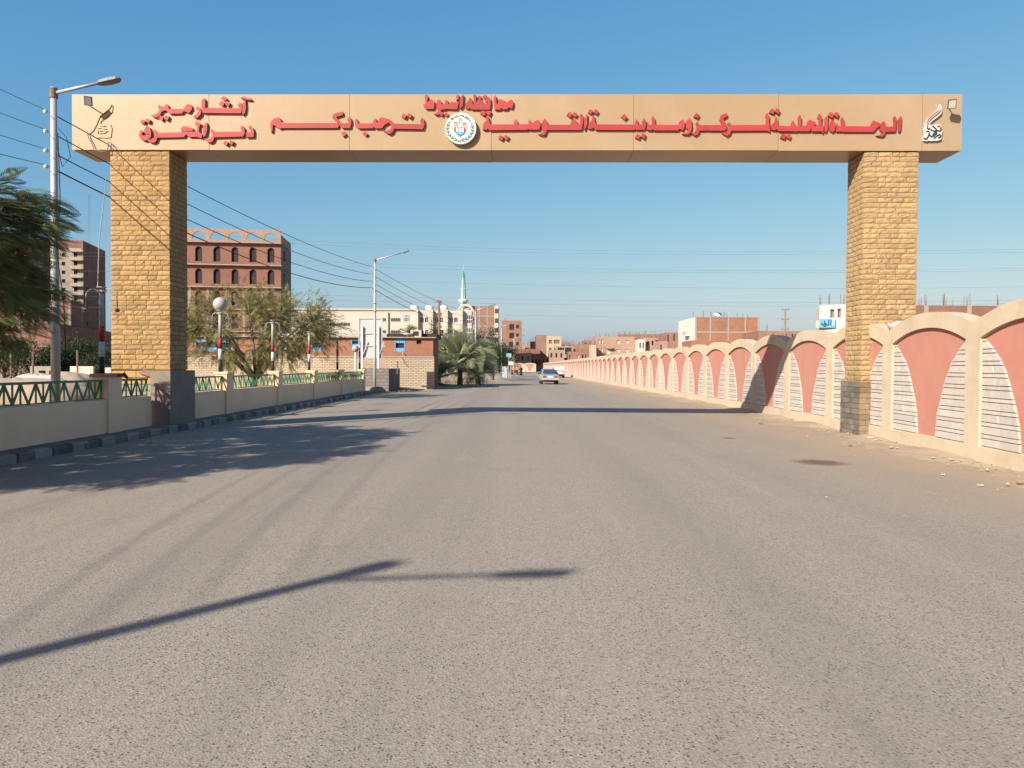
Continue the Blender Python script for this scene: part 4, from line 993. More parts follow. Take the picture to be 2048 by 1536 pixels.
tw = thing('stair_tower', 'round cream stair tower with an arched crown at the school corner', 'tower', (X(938,Ys), Ys+1.8, 0))
rt = 1.75; Ht = ZZ(620,Ys,938)
MB().lathe([(rt,0),(rt,Ht)], 24).build('shaft', mat('school_cream', (.56,.50,.415)), tw, True)
for z in (sz(645),sz(671),sz(697)):
    w = MB().box(-.65,-rt-.12,z,.75,-rt+.35,z+1.9).build('window', M_GLASS, tw)
    q = MB()
    for k in range(4): q.box(-.65+k*.44,-rt-.17,z,-.57+k*.44,-rt-.121,z+1.9)
    q.box(-.65,-rt-.18,z+.8,.75,-rt-.1705,z+.9); q.build('window_bars', M_WHITE, w)
q = MB(); n = 16; r1, r2 = 2.15, 1.6
xc = X(930,Ys)-X(938,Ys)
for i in range(n):
    a, b_ = math.pi*i/n, math.pi*(i+1)/n
    p = [(xc+r1*math.cos(a), Ht-.6+r1*1.0*math.sin(a)), (xc+r1*math.cos(b_), Ht-.6+r1*1.0*math.sin(b_)), (xc+r2*math.cos(b_), Ht-.6+r2*1.0*math.sin(b_)), (xc+r2*math.cos(a), Ht-.6+r2*1.0*math.sin(a))]
    q.prism(p, .5, -1.2)
q.build('arched_crown', mat('school_cream', (.56,.50,.415)), tw)
MB().lathe([(1.3,Ht),(1.2,Ht+.4),(.9,Ht+.75),(.4,Ht+.95)], 16, (xc*.5,.3)).build('dome', M_CONC2, tw, True)
# minaret
Ym = 230.0; mp_ = at(926, 612, Ym); zb_, z1_, z2_, z3_, z4_ = mp_.z, ZZ(600,Ym,926), ZZ(578,Ym,926), ZZ(553,Ym,926), ZZ(541,Ym,926)
mn = thing('minaret', 'slender white and green minaret rising behind the school', 'minaret', (mp_.x, Ym, 0))
M_MG = mat('minaret_green', (.07,.36,.27), .7); M_MW = mat('minaret_white', (.68,.72,.66), .7)
MB().lathe([(.75,0),(.75,z1_-1.3)], 8).build('lower_shaft', M_MW, mn)
MB().lathe([(.72,z1_-1.3),(1.35,z1_-.5),(1.42,z1_),(1.1,z1_+.25)], 8).build('balcony', M_MW, mn)
MB().lathe([(.72,z1_+.2),(.62,z2_),(.45,z3_)], 8).build('shaft', M_MW, mn)
for i in range(8):
    a = 2*math.pi*i/8; MB().tube([(.74*math.cos(a),.74*math.sin(a),z1_-2.5),(.74*math.cos(a),.74*math.sin(a),z1_+.3),(.64*math.cos(a),.64*math.sin(a),z2_),(.47*math.cos(a),.47*math.sin(a),z3_)], .085, 5).build('green_rib', M_MG, mn)
MB().lathe([(.66,z2_-.15),(.8,z2_),(.66,z2_+.2)], 8).build('ring', M_MW, mn)
MB().lathe([(.5,z3_-.1),(.62,z3_+.1),(.42,z3_+.35),(.32,z3_+1.2),(.14,z4_)], 8).build('green_cap', M_MG, mn)
MB().tube([(0,0,z4_-.1),(0,0,z4_+1.6)], [.08,.02], 6).build('finial', M_MW, mn)

# brick block right of the school: cream end with windows
Y6 = 232.0; xa, xb = X(925,Y6), X(988,Y6); H6 = ZZ(612,Y6,970)
b6 = building('brick_flats', 'brick apartment block with a cream striped end beyond the palm clump', (xa, Y6, 0), 0, xb-xa, 12, H6, B_RED2, cols=[(xb-xa)*k/4+.2 for k in range(4)], bands=[H6-3-3*k for k in range(5)], trim=M_CONC2)
e0 = X(988,Y6)-xa; e1 = X(996,Y6)-xa
MB().box(e0+.002,-.06,0,e1,11.9,H6+.05).build('end_bay', mat('end_cream', (.60,.52,.36), .9), b6)
for k in range(6): MB().box(e0+.15, -.10, H6-2.2-k*2.85, e1+.02, 3, H6-.8-k*2.85).build('window', M_GLASS, b6)

# the far town beyond the bend
def town(name, label, p0, p1, top, Y, wall, ops_fn=None, D_=12, **kw):
    xa, xb = X(p0,Y), X(p1,Y); H_ = ZZ(top, Y, p0)
    return building(name, label, (xa, Y, 0), 0, xb-xa, D_, H_, wall, ops_fn(xb-xa, H_) if ops_fn else (), group='houses of the far town', **kw)
def rb_(w, n, d=6): return [(w*(k+.5)/n+rnd.uniform(-.4,.4), rnd.uniform(.4,d), 4, rnd.uniform(.9,1.9)) for k in range(n)]
M_TW = mat('town_cream', (.50,.41,.31), .9, .1, .4); M_TB = mat('town_brickish', (.40,.255,.195), .93, .12, .5)
M_SHUT = [M_DARK, M_DARK, mat('brown_window', (.23,.12,.09), .7), mat('pale_shutter', (.62,.56,.5), .8)]
for (p0, p1, tp, Y, m_, lb, nx, nz) in ((1060,1076,683,290,M_TB,'faint narrow house left of the cream fronted house',2,3),(1122,1142,684,295,B_RED2,'faint brick house above the two dark open bays',2,2),(1166,1196,681,285,B_RED2,'brick house left of the curved-corner house with paired windows',3,3),(1182,1192,690,240,M_TW,'narrow cream house squeezed beside the curved-corner house',1,3),(1262,1282,676,290,B_RED,'taller brick house just behind the dark open-bayed extension',2,3),(1298,1338,668,285,B_RED2,'wide brick house rising behind the shaded balconies',4,3),(1318,1334,682,215,M_TB,'low pale house in front of the shaded balconies',2,2),(1098,1128,700,250,M_TB,'low pale block at the foot of the cream front',3,2),(1136,1170,703,248,B_RED2,'low brick block with square windows above the far wall',4,2),(1040,1062,706,250,M_TB,'low house at the left end of the far wall',2,2)):
    town('town_house', lb, p0, p1, tp, Y, m_, lambda w, h: [(w*(i+.25)/nx, h-2.4-j*2.9, w*(i+.62)/nx, h-1.0-j*2.9) for i in range(nx) for j in range(nz) if h-2.4-j*2.9 > .3 and rnd.random() < .85], D_=7, win=M_SHUT, rebar=rb_((p1-p0)/FPX*Y, 4, 5))
town('town_house', 'narrow brick house with dark balconies at the left of the far town', 1003, 1043, 641, 270, B_RED2, lambda w, h: [o for j in range(4) for o in ((w*.38,h-3.2-j*3,w*.62,h-1.3-j*3),(w*.72,h-2.7-j*3,w*.86,h-1.5-j*3))], rebar=[(1,2,4,1.2)])
town('town_house', 'brick house with a cream windowed front in the middle of the far town', 1072, 1092, 670, 268, B_RED2)
town('town_house', 'cream front with brown windows beside the plain brick wall in the far town', 1092.2, 1122, 672, 268, M_TW, lambda w, h: [o for j in range(3) for o in ((.9,h-2.6-j*2.9,1.9,h-1.3-j*2.9),(w*.5,h-2.6-j*2.9,w*.88,h-1.3-j*2.9))], win=mat('brown_window', (.23,.12,.09), .7))
town('town_house', 'low brick row with open grey bays left of centre in the far town', 1030, 1080, 698, 262, B_RED, lambda w, h: [(w*.55,h-5,w*.66,h-1.2),(w*.2,h-3.2,w*.3,h-1.8),(w*.75,h-5,w*.8,h-3)], rebar=rb_(8,5))
town('town_house', 'long low brick wall row under the far town houses', 1050, 1180, 715, 255, B_RED2, lambda w, h: [(w*.05+k*w*.055,h-2.2,w*.05+k*w*.055+.5,h-.5) for k in range(8)], cols=[3,8,13,17], bands=(1.2,))
town('town_house', 'unfinished frame house with two dark open bays in the far town', 1112, 1146, 692, 264, M_CONC2, lambda w, h: [(.6,h-2.8,w*.46,h-.5),(w*.52,h-2.8,w-.5,h-.5)])
town('town_house', 'brick house with starter bars and small windows right of the open bays', 1140, 1185, 688, 272, B_RED2, lambda w, h: [(w*.2,h-5,w*.3,h-3.7),(w*.6,h-5,w*.7,h-3.7),(w*.85,h-3,w*.94,h-1.6)], rebar=rb_(8,9))
town('town_house', 'curved-corner brick house with white shutters and balconies in the far town', 1190, 1268, 673, 245, M_TB, lambda w, h: [o for j in range(3) for o in ((w*.07,h-2.3-j*2.75,w*.11,h-1-j*2.75),(w*.15,h-2.3-j*2.75,w*.19,h-1-j*2.75),(w*.55,h-2.3-j*2.75,w*.63,h-1.2-j*2.75),(w*.78,h-2.3-j*2.75,w*.85,h-1.2-j*2.75))], win=mat('pale_shutter', (.62,.56,.5), .8), bands=(), rebar=rb_(12,8))
hh = ZZ(673,245,1190); xq = X(1190,245)
bal = thing('balcony_stack', 'pair of rounded concrete balconies on the curved-corner brick house', 'balcony', (X(1217,245),245,0))
for j in (1,2):
    s_ = MB(); s_.prism([(-1.3,hh-.9-j*2.75+.2),(1.3,hh-.9-j*2.75+.2),(.9,hh-1.25-j*2.75+.2),(-.9,hh-1.25-j*2.75+.2)], -.003, -1.2); s_.build('slab', M_CONC2, bal)
    MB().box(-.5,-.08,hh-3.1-j*2.75+.3,.5,-.004,hh-1.4-j*2.75+.2).build('door', mat('pale_shutter', (.62,.56,.5)), bal)
town('town_house', 'dark open-bayed extension joined to the curved-corner house', 1268.3, 1282, 684, 246, M_TB, lambda w, h: [(.3,h-3.6,w-.3,h-.8),(.3,h-6.4,w-.3,h-4.2)])
town('town_house', 'small white house with narrow windows between brick houses', 1276, 1290, 679, 238, mat('town_white', (.62,.56,.5), .9), lambda w, h: [(.35,h-2.6,.8,h-1),(1.3,h-2.6,1.75,h-1),(.35,h-5.4,.8,h-3.8),(1.3,h-5.4,1.75,h-3.8)])
town('town_house', 'pale brick house with deep shaded balconies left of the white house', 1288, 1332, 675, 240, M_TB, lambda w, h: [o for j in range(3) for o in ((w*.12,h-2.2-j*2.8,w*.24,h-1.2-j*2.8),(w*.33,h-2.4-j*2.8,w*.42,h-1-j*2.8),(w*.5,h-2.8-j*2.8,w*.82,h-.8-j*2.8))], rebar=rb_(7,5))
town('town_house', 'narrow brick house with tall slots beside the white and brick block', 1331, 1357, 665, 225, B_RED2, lambda w, h: [(w*.12,h-2.6,w*.22,h-.7),(w*.58,h-2.4,w*.68,h-.5)])
town('town_house', 'brick house bristling with starter bars on the far skyline', 1240, 1300, 668, 300, B_RED2, rebar=rb_(11,14), D_=8)
town('town_house', 'faint brick house with starter bars far behind the cream front', 1155, 1188, 692, 320, B_RED, rebar=rb_(7,8), D_=8)
town('town_house', 'faint low house with grey top between brick and cream fronts', 1040, 1072, 690, 310, M_TB, lambda w, h: [(w*.3,h-2.5,w*.55,h-1),(w*.7,h-2.6,w*.95,h-.6)], rebar=rb_(6,6), D_=8)
# white and brick block behind the wall
Yw = 170.0; xa, xb = X(1389,Yw), X(1517,Yw); Hw = ZZ(634,Yw,1400)
wbk = building('brick_block', 'brick block with a white left end and grey concrete frame above the wall', (xa, Yw, 0), 0, xb-xa, 17.0, Hw, B_DARK, side=mat('white_end', (.70,.64,.57), .85, .05, .5), side_ops=[(5.0,Hw-2.8-j*3.0,5.9,Hw-1.3-j*3.0) for j in range(4)], win=mat('maroon_shutter', (.2,.07,.06), .7), cols=(.2,3.35,7.3,11.0,(xb-xa)-.2), bands=(Hw-3.3,Hw-6.6), rebar=rb_(14,9))
for j in range(3):
    b_ = MB().box(-1.0,5.0,Hw-3.9-j*3.0,-.003,8.4,Hw-3.75-j*3.0).build('balcony', M_WHITE, wbk); MB().box(-1.0,5.0,Hw-3.748-j*3.0,-.92,8.4,Hw-2.9-j*3.0).build('parapet', mat('pink_parapet', (.55,.38,.33), .9), b_)
MB().box(3.6,-.02,Hw-1.05,7.1,-.001,Hw+.02).build('low_parapet', B_RED2, wbk)
d_ = thing('satellite_dish', 'pale satellite dish on the roof of the white-ended brick block', 'satellite dish', (X(1436,Yw), Yw+1, Hw)); q = MB().lathe([(.02,.5),(.4,.53),(.75,.68),(.85,.8)], 16).build('dish', M_WHITE, d_, True); q.rotation_euler.x = R(35); MB().tube([(0,0,0),(0,0,.55)], .05, 6).build('stem', M_STEEL, d_)
town2 = building('brick_house', 'low brick house with small windows just behind the arched wall', (X(1382,140), 140, 0), 0, X(1520,140)-X(1382,140), 8, ZZ(681,140,1420), B_DARK, [(x, 4.1, x+.55, 5.3) for x in (.9,2.5,3.7,5.0)])
town3 = building('brick_house', 'flat brick house left of the utility pole behind the wall', (X(1516,150), 150, 0), 0, X(1600,150)-X(1516,150), 10, ZZ(662,150,1560), B_RED2, [(.1,5.2,1.2,6.0),(2.7,7.2,2.95,8.2),(5.2,7.2,5.45,8.2),(6.4,6.4,6.7,8.2)], rebar=[(1.9,1,4,1.6)])
# white house with a blue shop sign, half hidden by the right pillar
Yh = 75.0; xa = X(1637,Yh); Hh = ZZ(610,Yh,1650)
wh = building('white_house', 'white house with brown shutters and a blue shop sign beside the right pillar', (xa, Yh, 0), R(-19), 5.0, 7, Hh, mat('house_white', (.66,.58,.50), .9, .05, .5), [(X(1657,Yh)-xa, ZZ(636,Yh,1650), X(1664,Yh)-xa, ZZ(619,Yh,1650)), (X(1670.5,Yh)-xa, ZZ(636,Yh,1650), X(1676.5,Yh)-xa, ZZ(618,Yh,1650))], win=mat('brown_shutter', (.26,.16,.12), .7), rebar=[(.15,.5,3,1.0),(1.0,.3,3,1.1),(2.1,.3,3,1.2)])
sg = thing('shop_sign', 'blue shop sign with dark Arabic lettering on the white house', 'shop sign', (X(1634,Yh), Yh-.35, ZZ(656,Yh,1650)), R(-12))
sw, shh = X(1664,Yh)-X(1634,Yh), ZZ(638,Yh,1650)-ZZ(656,Yh,1650)
MB().box(0,0,0,sw,.12,shh).build('panel', mat('sign_blue', (.13,.42,.62), .5), sg); MB().box(-.32,0,.0,-.005,.12,shh*.8).build('striped_edge', mat('sign_edge', (.55,.48,.38), .7), sg)
q = MB()
def SP(p): return (sw*(p[0]-1430)/(1575-1430), shh*(470-p[1])/(470-385))
for st in ([(1535,400),(1533,445)],[(1515,398),(1515,445),(1490,445)],[(1495,430),(1485,428),(1485,440),(1495,442),(1490,455),(1475,458)],[(1478,405),(1478,445),(1452,445),(1460,430),(1450,425)],[(1470,455),(1476,457)],[(1455,432),(1456,444)]):
    ribbon(q, [SP(p) for p in st], .09, -.012)
q.build('lettering', mat('sign_navy', (.02,.06,.16), .5), sg)
q = MB()
for st in ([(1548,395),(1568,398)],[(1550,410),(1566,412)],[(1549,425),(1567,430)],[(1552,440),(1564,445)]): ribbon(q, [SP(p) for p in st], .07, -.012)
q.build('small_print', M_WHITE, sg)
# brick house at far right behind the wall
Yq = 60.0; xa, xb = X(1826,Yq), X(1999,Yq); Hq = ZZ(611,Yq,1900)
building('brick_house', 'brick house top with concrete columns and starter bars at the right edge', (xa, Yq, 0), 0, xb-xa, 9, Hq, B_RED, cols=(X(1850,Yq)-xa, X(1936,Yq)-xa, xb-xa-.18), rebar=[(X(p,Yq)-xa, .3, 4, .95) for p in (1850,1888,1936,1996)]+[(X(1901,Yq)-xa,.3,2,.5),(X(1841,Yq)-xa,.3,2,.5)])
# utility poles
def upole(px, ytop, Y, label, m, arms=.42):
    z = ZZ(ytop, Y, px); t = thing('utility_pole', label, 'utility pole', (X(px,Y), Y, 0))
    MB().tube([(0,0,0),(0,0,z)], [.16,.10], 8).build('pole', m, t, True)
    if arms:
        for k in range(3):
            zz = z-.15-k*1.15; a = MB().bar((-arms,0,zz),(arms,0,zz), .08).build('crossarm', M_RUST, t)
            for s_ in (-arms*.9,arms*.9): MB().lathe([(.05,zz+.04),(.07,zz+.1),(.04,zz+.22)], 8, (s_,0)).build('insulator', M_LAMPB, a)
upole(1568.5, 617, 92, 'brown utility pole with three crossarms behind the arched wall', mat('pole_wood', (.26,.18,.14), .9, .2, 5))
upole(878, 601, 70, 'rusty utility pole standing in front of the school', mat('pole_rust', (.22,.10,.075), .8, .3, 4), .2)

# ================================================================== VEGETATION
nr = np.random.default_rng(11)
def leaf_mat(name, col, var=.35):
    m = mat(name, col, .75, var, 2.2, spec=.2)
    n = m.node_tree.nodes; l = m.node_tree.links; b = n['Principled BSDF']
    tr = n.new('ShaderNodeBsdfTranslucent'); mx = n.new('ShaderNodeMixShader'); mx.inputs[0].default_value = .3
    src = b.inputs['Base Color'].links[0].from_socket
    l.new(src, tr.inputs[0]); l.new(b.outputs[0], mx.inputs[1]); l.new(tr.outputs[0], mx.inputs[2])
    l.new(mx.outputs[0], n['Material Output'].inputs['Surface']); return m
def frond_template(pairs=11, lw=.045, ll=.30, droop=.25, ang=60):
    """a feathery compound leaf, 1 long along x"""
    V = []; F = []
    def add(a, b_, w):
        a = np.array(a); b_ = np.array(b_); d = b_-a; s_ = np.cross(d, [0,0,1.]); s_ /= (np.linalg.norm(s_)+1e-9); k = len(V)
        mid = a+d*.5
        V.extend([a, mid-s_*w/2, b_, mid+s_*w/2]); F.append((k,k+1,k+2,k+3))
    for i in range(pairs):
        t = .12+.86*i/(pairs-1); L = ll*math.sin(math.pi*min(.97,t*.75+.22)); z = -droop*t*t
        for s_ in (-1,1):
            a = R(ang); add((t,0,z), (t+L*math.cos(a), s_*L*math.sin(a), z-.06*L), lw)
    add((0,0,0),(.5,0,-droop*.25),.012); add((.5,0,-droop*.25),(1,0,-droop),.010)
    return np.array(V), np.array(F)
def scatter(T, pos, dirs, size, roll=None):
    V, F = T; n = len(pos); nv = len(V)
    d = dirs/np.linalg.norm(dirs, axis=1)[:,None]; up = np.tile([0,0,1.], (n,1))+nr.normal(0,.25,(n,3))
    s_ = np.cross(up, d); s_ /= np.linalg.norm(s_, axis=1)[:,None]; u = np.cross(d, s_)
    out = (V[None,:,0,None]*d[:,None]+V[None,:,1,None]*s_[:,None]+V[None,:,2,None]*u[:,None])*size[:,None,None]+pos[:,None]
    f = (F[None]+(np.arange(n)*nv)[:,None,None]).reshape(-1, F.shape[1])
    return out.reshape(-1,3), f
def feathery_tree(name, label, base, trunk, center, radii, nclump, per, fsize, m, spread=.5, T=None, nl=9, trunk_r=.16, lean=(0,0), bark=None, lower=-.75, frange=(.35,1.05), flat=1.0):
    base = np.array(base, float); t = thing(name, label, 'tree', tuple(base))
    c = np.array(center)-base; radii = np.array(radii); top = np.array([lean[0], lean[1], trunk])
    q = MB(); q.tube([(0,0,-.05), tuple(top*.5+nr.normal(0,.04,3)), tuple(top)], [trunk_r*1.25, trunk_r, trunk_r*.85], 9)
    ends = []; limbs = []
    for i in range(nl):
        a = 2*math.pi*i/nl+nr.uniform(-.3,.3); e = nr.uniform(.1,.8)
        p = c+radii*np.array([math.cos(a)*math.cos(e*1.2), math.sin(a)*math.cos(e*1.2), math.sin(e*1.2)*.9-.15])*nr.uniform(.5,.7)
        mid = top*.45+p*.55+np.array([0,0,nr.uniform(-.1,.35)])
        q.tube([tuple(top), tuple(mid), tuple(p)], [trunk_r*.62, trunk_r*.42, trunk_r*.22], 6); limbs += [mid, p, (mid+p)/2]
    pos = []; dr = []; L = np.array(limbs)
    for i in range(nclump):
        v = nr.normal(0,1,3); v /= np.linalg.norm(v)
        if v[2] < lower: v[2] = lower
        p = c+radii*v*nr.uniform(.45,1.0)**.6
        j = np.argmin(np.linalg.norm(L-p, axis=1)); mid = (L[j]+p)/2+nr.normal(0,.12,3)
        q.tube([tuple(L[j]), tuple(mid), tuple(p)], [trunk_r*.16, trunk_r*.11, trunk_r*.05], 4, False)
        for k in range(per):
            f = nr.uniform(*frange); pp = L[j]+(p-L[j])*f+nr.normal(0,.10,3)
            d = (p-L[j]); d = d/(np.linalg.norm(d)+1e-6)+nr.normal(0,spread,3); d[2] = d[2]*flat-.08
            pos.append(pp); dr.append(d)
    pos = np.array(pos); dr = np.array(dr)
    q.build('trunk', bark or M_BARK, t, True)
    v, f = scatter(T, pos, dr, nr.uniform(.7,1.25,len(pos))*fsize)
    from_np('crown', v, f, m, t)
    return t
L_NEAR = leaf_mat('poinciana_leaf', (.215,.23,.085)); L_ACA = leaf_mat('acacia_leaf', (.29,.285,.095)); L_PALM = leaf_mat('palm_leaf', (.30,.32,.18)); L_DARK = leaf_mat('dark_leaf', (.065,.10,.05)); L_DRY = leaf_mat('dry_frond', (.30,.22,.12))
TN = frond_template(17, .04, .28, .16); TA = frond_template(8, .075, .26, .25)
feathery_tree('roadside_tree', 'feathery green tree leaning in at the left edge in front of the pole', (-10.6,9.6,.1), 1.8, (-10.0,10.6,3.35), (3.1,5.0,2.1), 300, 30, .46, L_NEAR, .6, TN, 10, .17, frange=(.66,1.04), flat=.4)
feathery_tree('thorn_tree', 'sparse spreading acacia with bare twigs behind the railings', (-12.3,36.5,0), .9, (-12.0,36.3,3.25), (4.6,3.3,2.3), 560, 12, .33, L_ACA, .9, TA, 15, .15, lean=(.2,.1), bark=mat('grey_brown_bark', (.20,.155,.115), .95, .2, 10), lower=-.95)
# date palms in one clump
def palm_frond(n=27, wide=.36, w=.010, arch=.5):
    V = []; F = []
    def P(t): return np.array([t*(1-.12*t), 0, .42*t-arch*t*t*1.25])
    for i in range(n):
        t = .16+.84*i/(n-1); p = P(t); L = wide*math.sin(math.pi*min(.96,t*.8+.17))
        for s_ in (-1,1):
            a = R(48); d = np.array([math.cos(a), s_*math.sin(a), .22])*L; k = len(V)
            pp = np.array([.0,0,w]); V.extend([p, p+d*.5-pp*.5+np.array([w*.5,0,0]), p+d, p+d*.5+pp*.5-np.array([w*.5,0,0])]); F.append((k,k+1,k+2,k+3))
    for i in range(8):
        a, b_ = P(i/8), P((i+1)/8); k = len(V); e = np.array([0,.016*(1.2-i/8),0]); V.extend([a-e, b_-e, b_+e, a+e]); F.append((k,k+1,k+2,k+3))
    return np.array(V), np.array(F)
TP = palm_frond()
def palm(loc, h, n, size, label, dry=6):
    t = thing('date_palm', label, 'palm tree', loc, 0, 'date palms of the roadside clump')
    MB().tube([(0,0,-.1),(0,0,h*.5),(0,0,h)], [.26,.22,.20], 9).build('trunk', M_BARK, t)
    az = nr.uniform(0,2*math.pi,n); el = np.clip(nr.normal(.72,.48,n), -.3, 1.45)
    d = np.stack([np.cos(az)*np.cos(el), np.sin(az)*np.cos(el), np.sin(el)], 1); pos = np.tile([0,0,h], (n,1))+d*.12
    v, f = scatter(TP, pos, d, nr.uniform(.8,1.15,n)*size); from_np('crown', v, f, L_PALM, t)
    az = nr.uniform(0,2*math.pi,dry); d = np.stack([np.cos(az), np.sin(az), np.full(dry,-.55)], 1)
    v, f = scatter(TP, np.tile([0,0,h-.1],(dry,1)), d, nr.uniform(.5,.75,dry)*size); from_np('dry_fronds', v, f, L_DRY, t)
palm((-4.3,64.0,0), 1.6, 70, 3.3, 'largest date palm at the front of the roadside clump')
palm((-6.1,61.8,0), .4, 50, 2.5, 'low bushy date palm at the left of the clump')
palm((-2.9,66.5,0), .8, 46, 2.5, 'date palm on the right of the clump beside the street light')
palm((X(818,105),105,0), 5.6, 34, 1.7, 'small fan of palm leaves in front of the cream school', 0)
# shrubs and dark trees: leaf clumps through the crown volume
def quad_leaf(): return np.array([[0,0,0],[.5,-.22,.05],[1,0,0],[.5,.22,.05]]), np.array([[0,1,2,3]])
TQ = quad_leaf()
def bush(name, label, loc, radii, n, ls, m, cat='shrub', trunk=None, group=None, clumps=14):
    t = thing(name, label, cat, loc, 0, group); radii = np.array(radii); h = (trunk or 0)+radii[2]*.92
    cc = nr.normal(0,1,(clumps,3)); cc /= np.linalg.norm(cc,axis=1)[:,None]; cc = cc*nr.uniform(.35,.85,(clumps,1)); k = nr.integers(0,clumps,n)
    p = cc[k]+nr.normal(0,.20,(n,3)); p = p*radii+np.array([0,0,h]); d = nr.normal(0,1,(n,3))+cc[k]*1.2; p[:,2] = np.maximum(p[:,2], .02)
    v, f = scatter(TQ, p, d, nr.uniform(.6,1.3,n)*ls); 
    q = MB(); q.tube([(0,0,-.05),(0,0,h*.9)], [.06+radii[0]*.05,.03], 7)
    for c in cc[:8]: q.tube([(0,0,h*.4), tuple(c*radii*.8+np.array([0,0,h]))], [.05,.015], 5)
    q.build('trunk', M_BARK, t); from_np('crown', v, f, m, t); return t
for i, (px, Y, r_, hz, nm) in enumerate(((8,62,2.8,1.8,'at the left frame edge'),(62,60,2.6,1.75,'second from the left frame edge'),(118,61,2.3,1.7,'right behind the tall pale pole'),(160,62,2.2,1.8,'just left of the nearest striped lamp post'),(205,60,2.0,1.65,'against the left stone pillar'),(205,52,1.2,.9,'low in front of the hedge by the pillar'))):
    bush('hedge_shrub', f'dark green hedge shrub {nm}', (X(px,Y),Y,0), (r_,1.4,hz), 6000, .21, L_DARK, group='dark shrubs behind the fence')
bush('leafy_tree', 'dark leafy tree behind the palm clump on its right side', (X(985,88),88,0), (2.1,2,2.0), 4200, .22, L_DARK, 'tree', 1.2)
bush('leafy_tree', 'rounded dark tree between the two thin street light poles', (X(1014,118),118,0), (2.2,2.0,2.4), 3600, .26, L_DARK, 'tree', .8)
bush('leafy_tree', 'dark green tree low beside the thin pole past the palms', (X(968,95),95,0), (2.3,2,2.3), 4000, .24, L_DARK, 'tree', 2.2)
bush('conifer', 'ragged dark tree in front of the school behind the rusty pole', (X(868,120),120,0), (1.3,1.2,2.6), 1600, .24, L_DARK, 'tree', 3.8)
bush('conifer', 'ragged dark tree left of the rusty pole by the school', (X(890,122),122,0), (1.1,1.2,2.2), 1300, .24, L_DARK, 'tree', 4.0)
bush('round_shrub', 'small green shrub on the far wall at the bend', (X(1069,250),250,1.2), (2.2,1.5,1.3), 900, .3, L_DARK)
# dry brush below the acacia and the palms
def brush(name, label, pts, m, n, L):
    pos = []; dr = []
    for (x, y, r_) in pts:
        for _ in range(n): pos.append((x+nr.normal(0,r_), y+nr.normal(0,r_), 0)); d = nr.normal(0,.45,3); d[2] = 1; dr.append(d)
    V = np.array([[0,-.012,0],[.5,-.01,.02],[1,0,0],[.5,.01,.02]]); v, f = scatter((V, np.array([[0,1,2,3]])), np.array(pos), np.array(dr), nr.uniform(.4,1.1,len(pos))*L)
    return tag(from_np(name, v, f, m), label, kind='stuff')
brush('dry_grass', 'dry straw and stalks around the palm trunks', [(-5.6,61.5,.5),(-4.6,63,.6),(-3.0,65,.5),(-2.5,67,.4)], L_DRY, 110, .9)
brush('weeds', 'green weeds growing behind the near railing', [(-10.3,12,.7),(-10.8,14,.8),(-10.6,15.5,.6),(-11.6,20.5,.8),(-10.2,22,.5),(-11.5,16.5,.9),(-12.2,14.5,.9),(-11,18,.6)], leaf_mat('weed_leaf', (.07,.13,.04)), 220, .55)

# ================================================================== CLUTTER behind the fence
def mound(name, label, loc, rx, ry, h, m, cat, pw=1.2):
    q = MB(); N = 22; K = 9
    ph = [rnd.uniform(0,6.28) for _ in range(4)]
    for k in range(K+1):
        t = k/K
        for i in range(N):
            a = 2*math.pi*i/N; w = 1+.14*math.sin(2*a+ph[0])+.09*math.sin(5*a+ph[1]); q.v.append((rx*math.cos(t*math.pi/2*.98)*w*math.cos(a), ry*math.cos(t*math.pi/2*.98)*w*math.sin(a), h*(math.sin(t*math.pi/2)**pw)*(1+.12*math.sin(3*a+ph[2]+t*4)*(1-t))+rnd.uniform(-.06,.06)*h))
    for k in range(K):
        for i in range(N): q.f.append((k*N+i, k*N+(i+1) % N, (k+1)*N+(i+1) % N, (k+1)*N+i)); q.mi.append(0)
    return tag(q.build(name, m, None, True, loc=loc), label, cat)
M_SHEET = mat('white_sheet', (.52,.48,.43), .8, .1, 2); M_SAND = mat('sand_heap', (.44,.34,.25), .97, .1, 1)
mound('sand_heap', 'pale sand heap at the far left behind the railing', (X(25,31),31,0), 3.0, 1.4, 1.0, M_SAND, 'sand heap', .8)
mound('sand_heap', 'small pointed sand heap right of the tall pole behind the railing', (X(137,36),36,0), 1.6, 1.1, 1.2, M_SAND, 'sand heap', .9)
mound('tarpaulin', 'white tarpaulin bundle left of the tall pole behind the railing', (X(75,35),35,0), 1.5, .8, 1.12, M_SHEET, 'tarpaulin', .6)
mound('tarpaulin', 'white tarpaulin bundle just beside the tall pole behind the railing', (X(98,33),33,0), .8, .6, 1.1, M_SHEET, 'tarpaulin', .6)
yw = 45.0
for (a, b_, z, lb, mm) in ((60,118,1.45,'low grey wall with openings behind the tarpaulins', M_CONC2),(140,186,1.45,'low cream wall left of the nearest striped lamp post', M_FCREAM),(202,222,1.4,'low white wall panel close against the left pillar', M_SHEET)):
    q = MB(); facade(q, 0, X(b_,yw)-X(a,yw), 0, z, [(.5,.5,.9,1.2),(1.1,.5,1.4,1.2)] if a == 60 else [], 0, .2, back=.2)
    q.box(0,.001,z-.08,X(b_,yw)-X(a,yw),.199,z-.002); tag(q.build('low_wall', mm, None, loc=(X(a,yw),yw,0)), lb, 'wall')
for i, (px, zt) in enumerate(((22,2.2),(66,2.15),(155,2.3))):
    tag(MB().tube([(0,0,0),(0,0,zt)], .05, 6).build('garden_post', M_RUST, None, loc=(X(px,40),40,0)), f'thin rusty garden post {["at the far left", "left of the tall pole", "right of the tall pole"][i]} behind the railing', 'post')
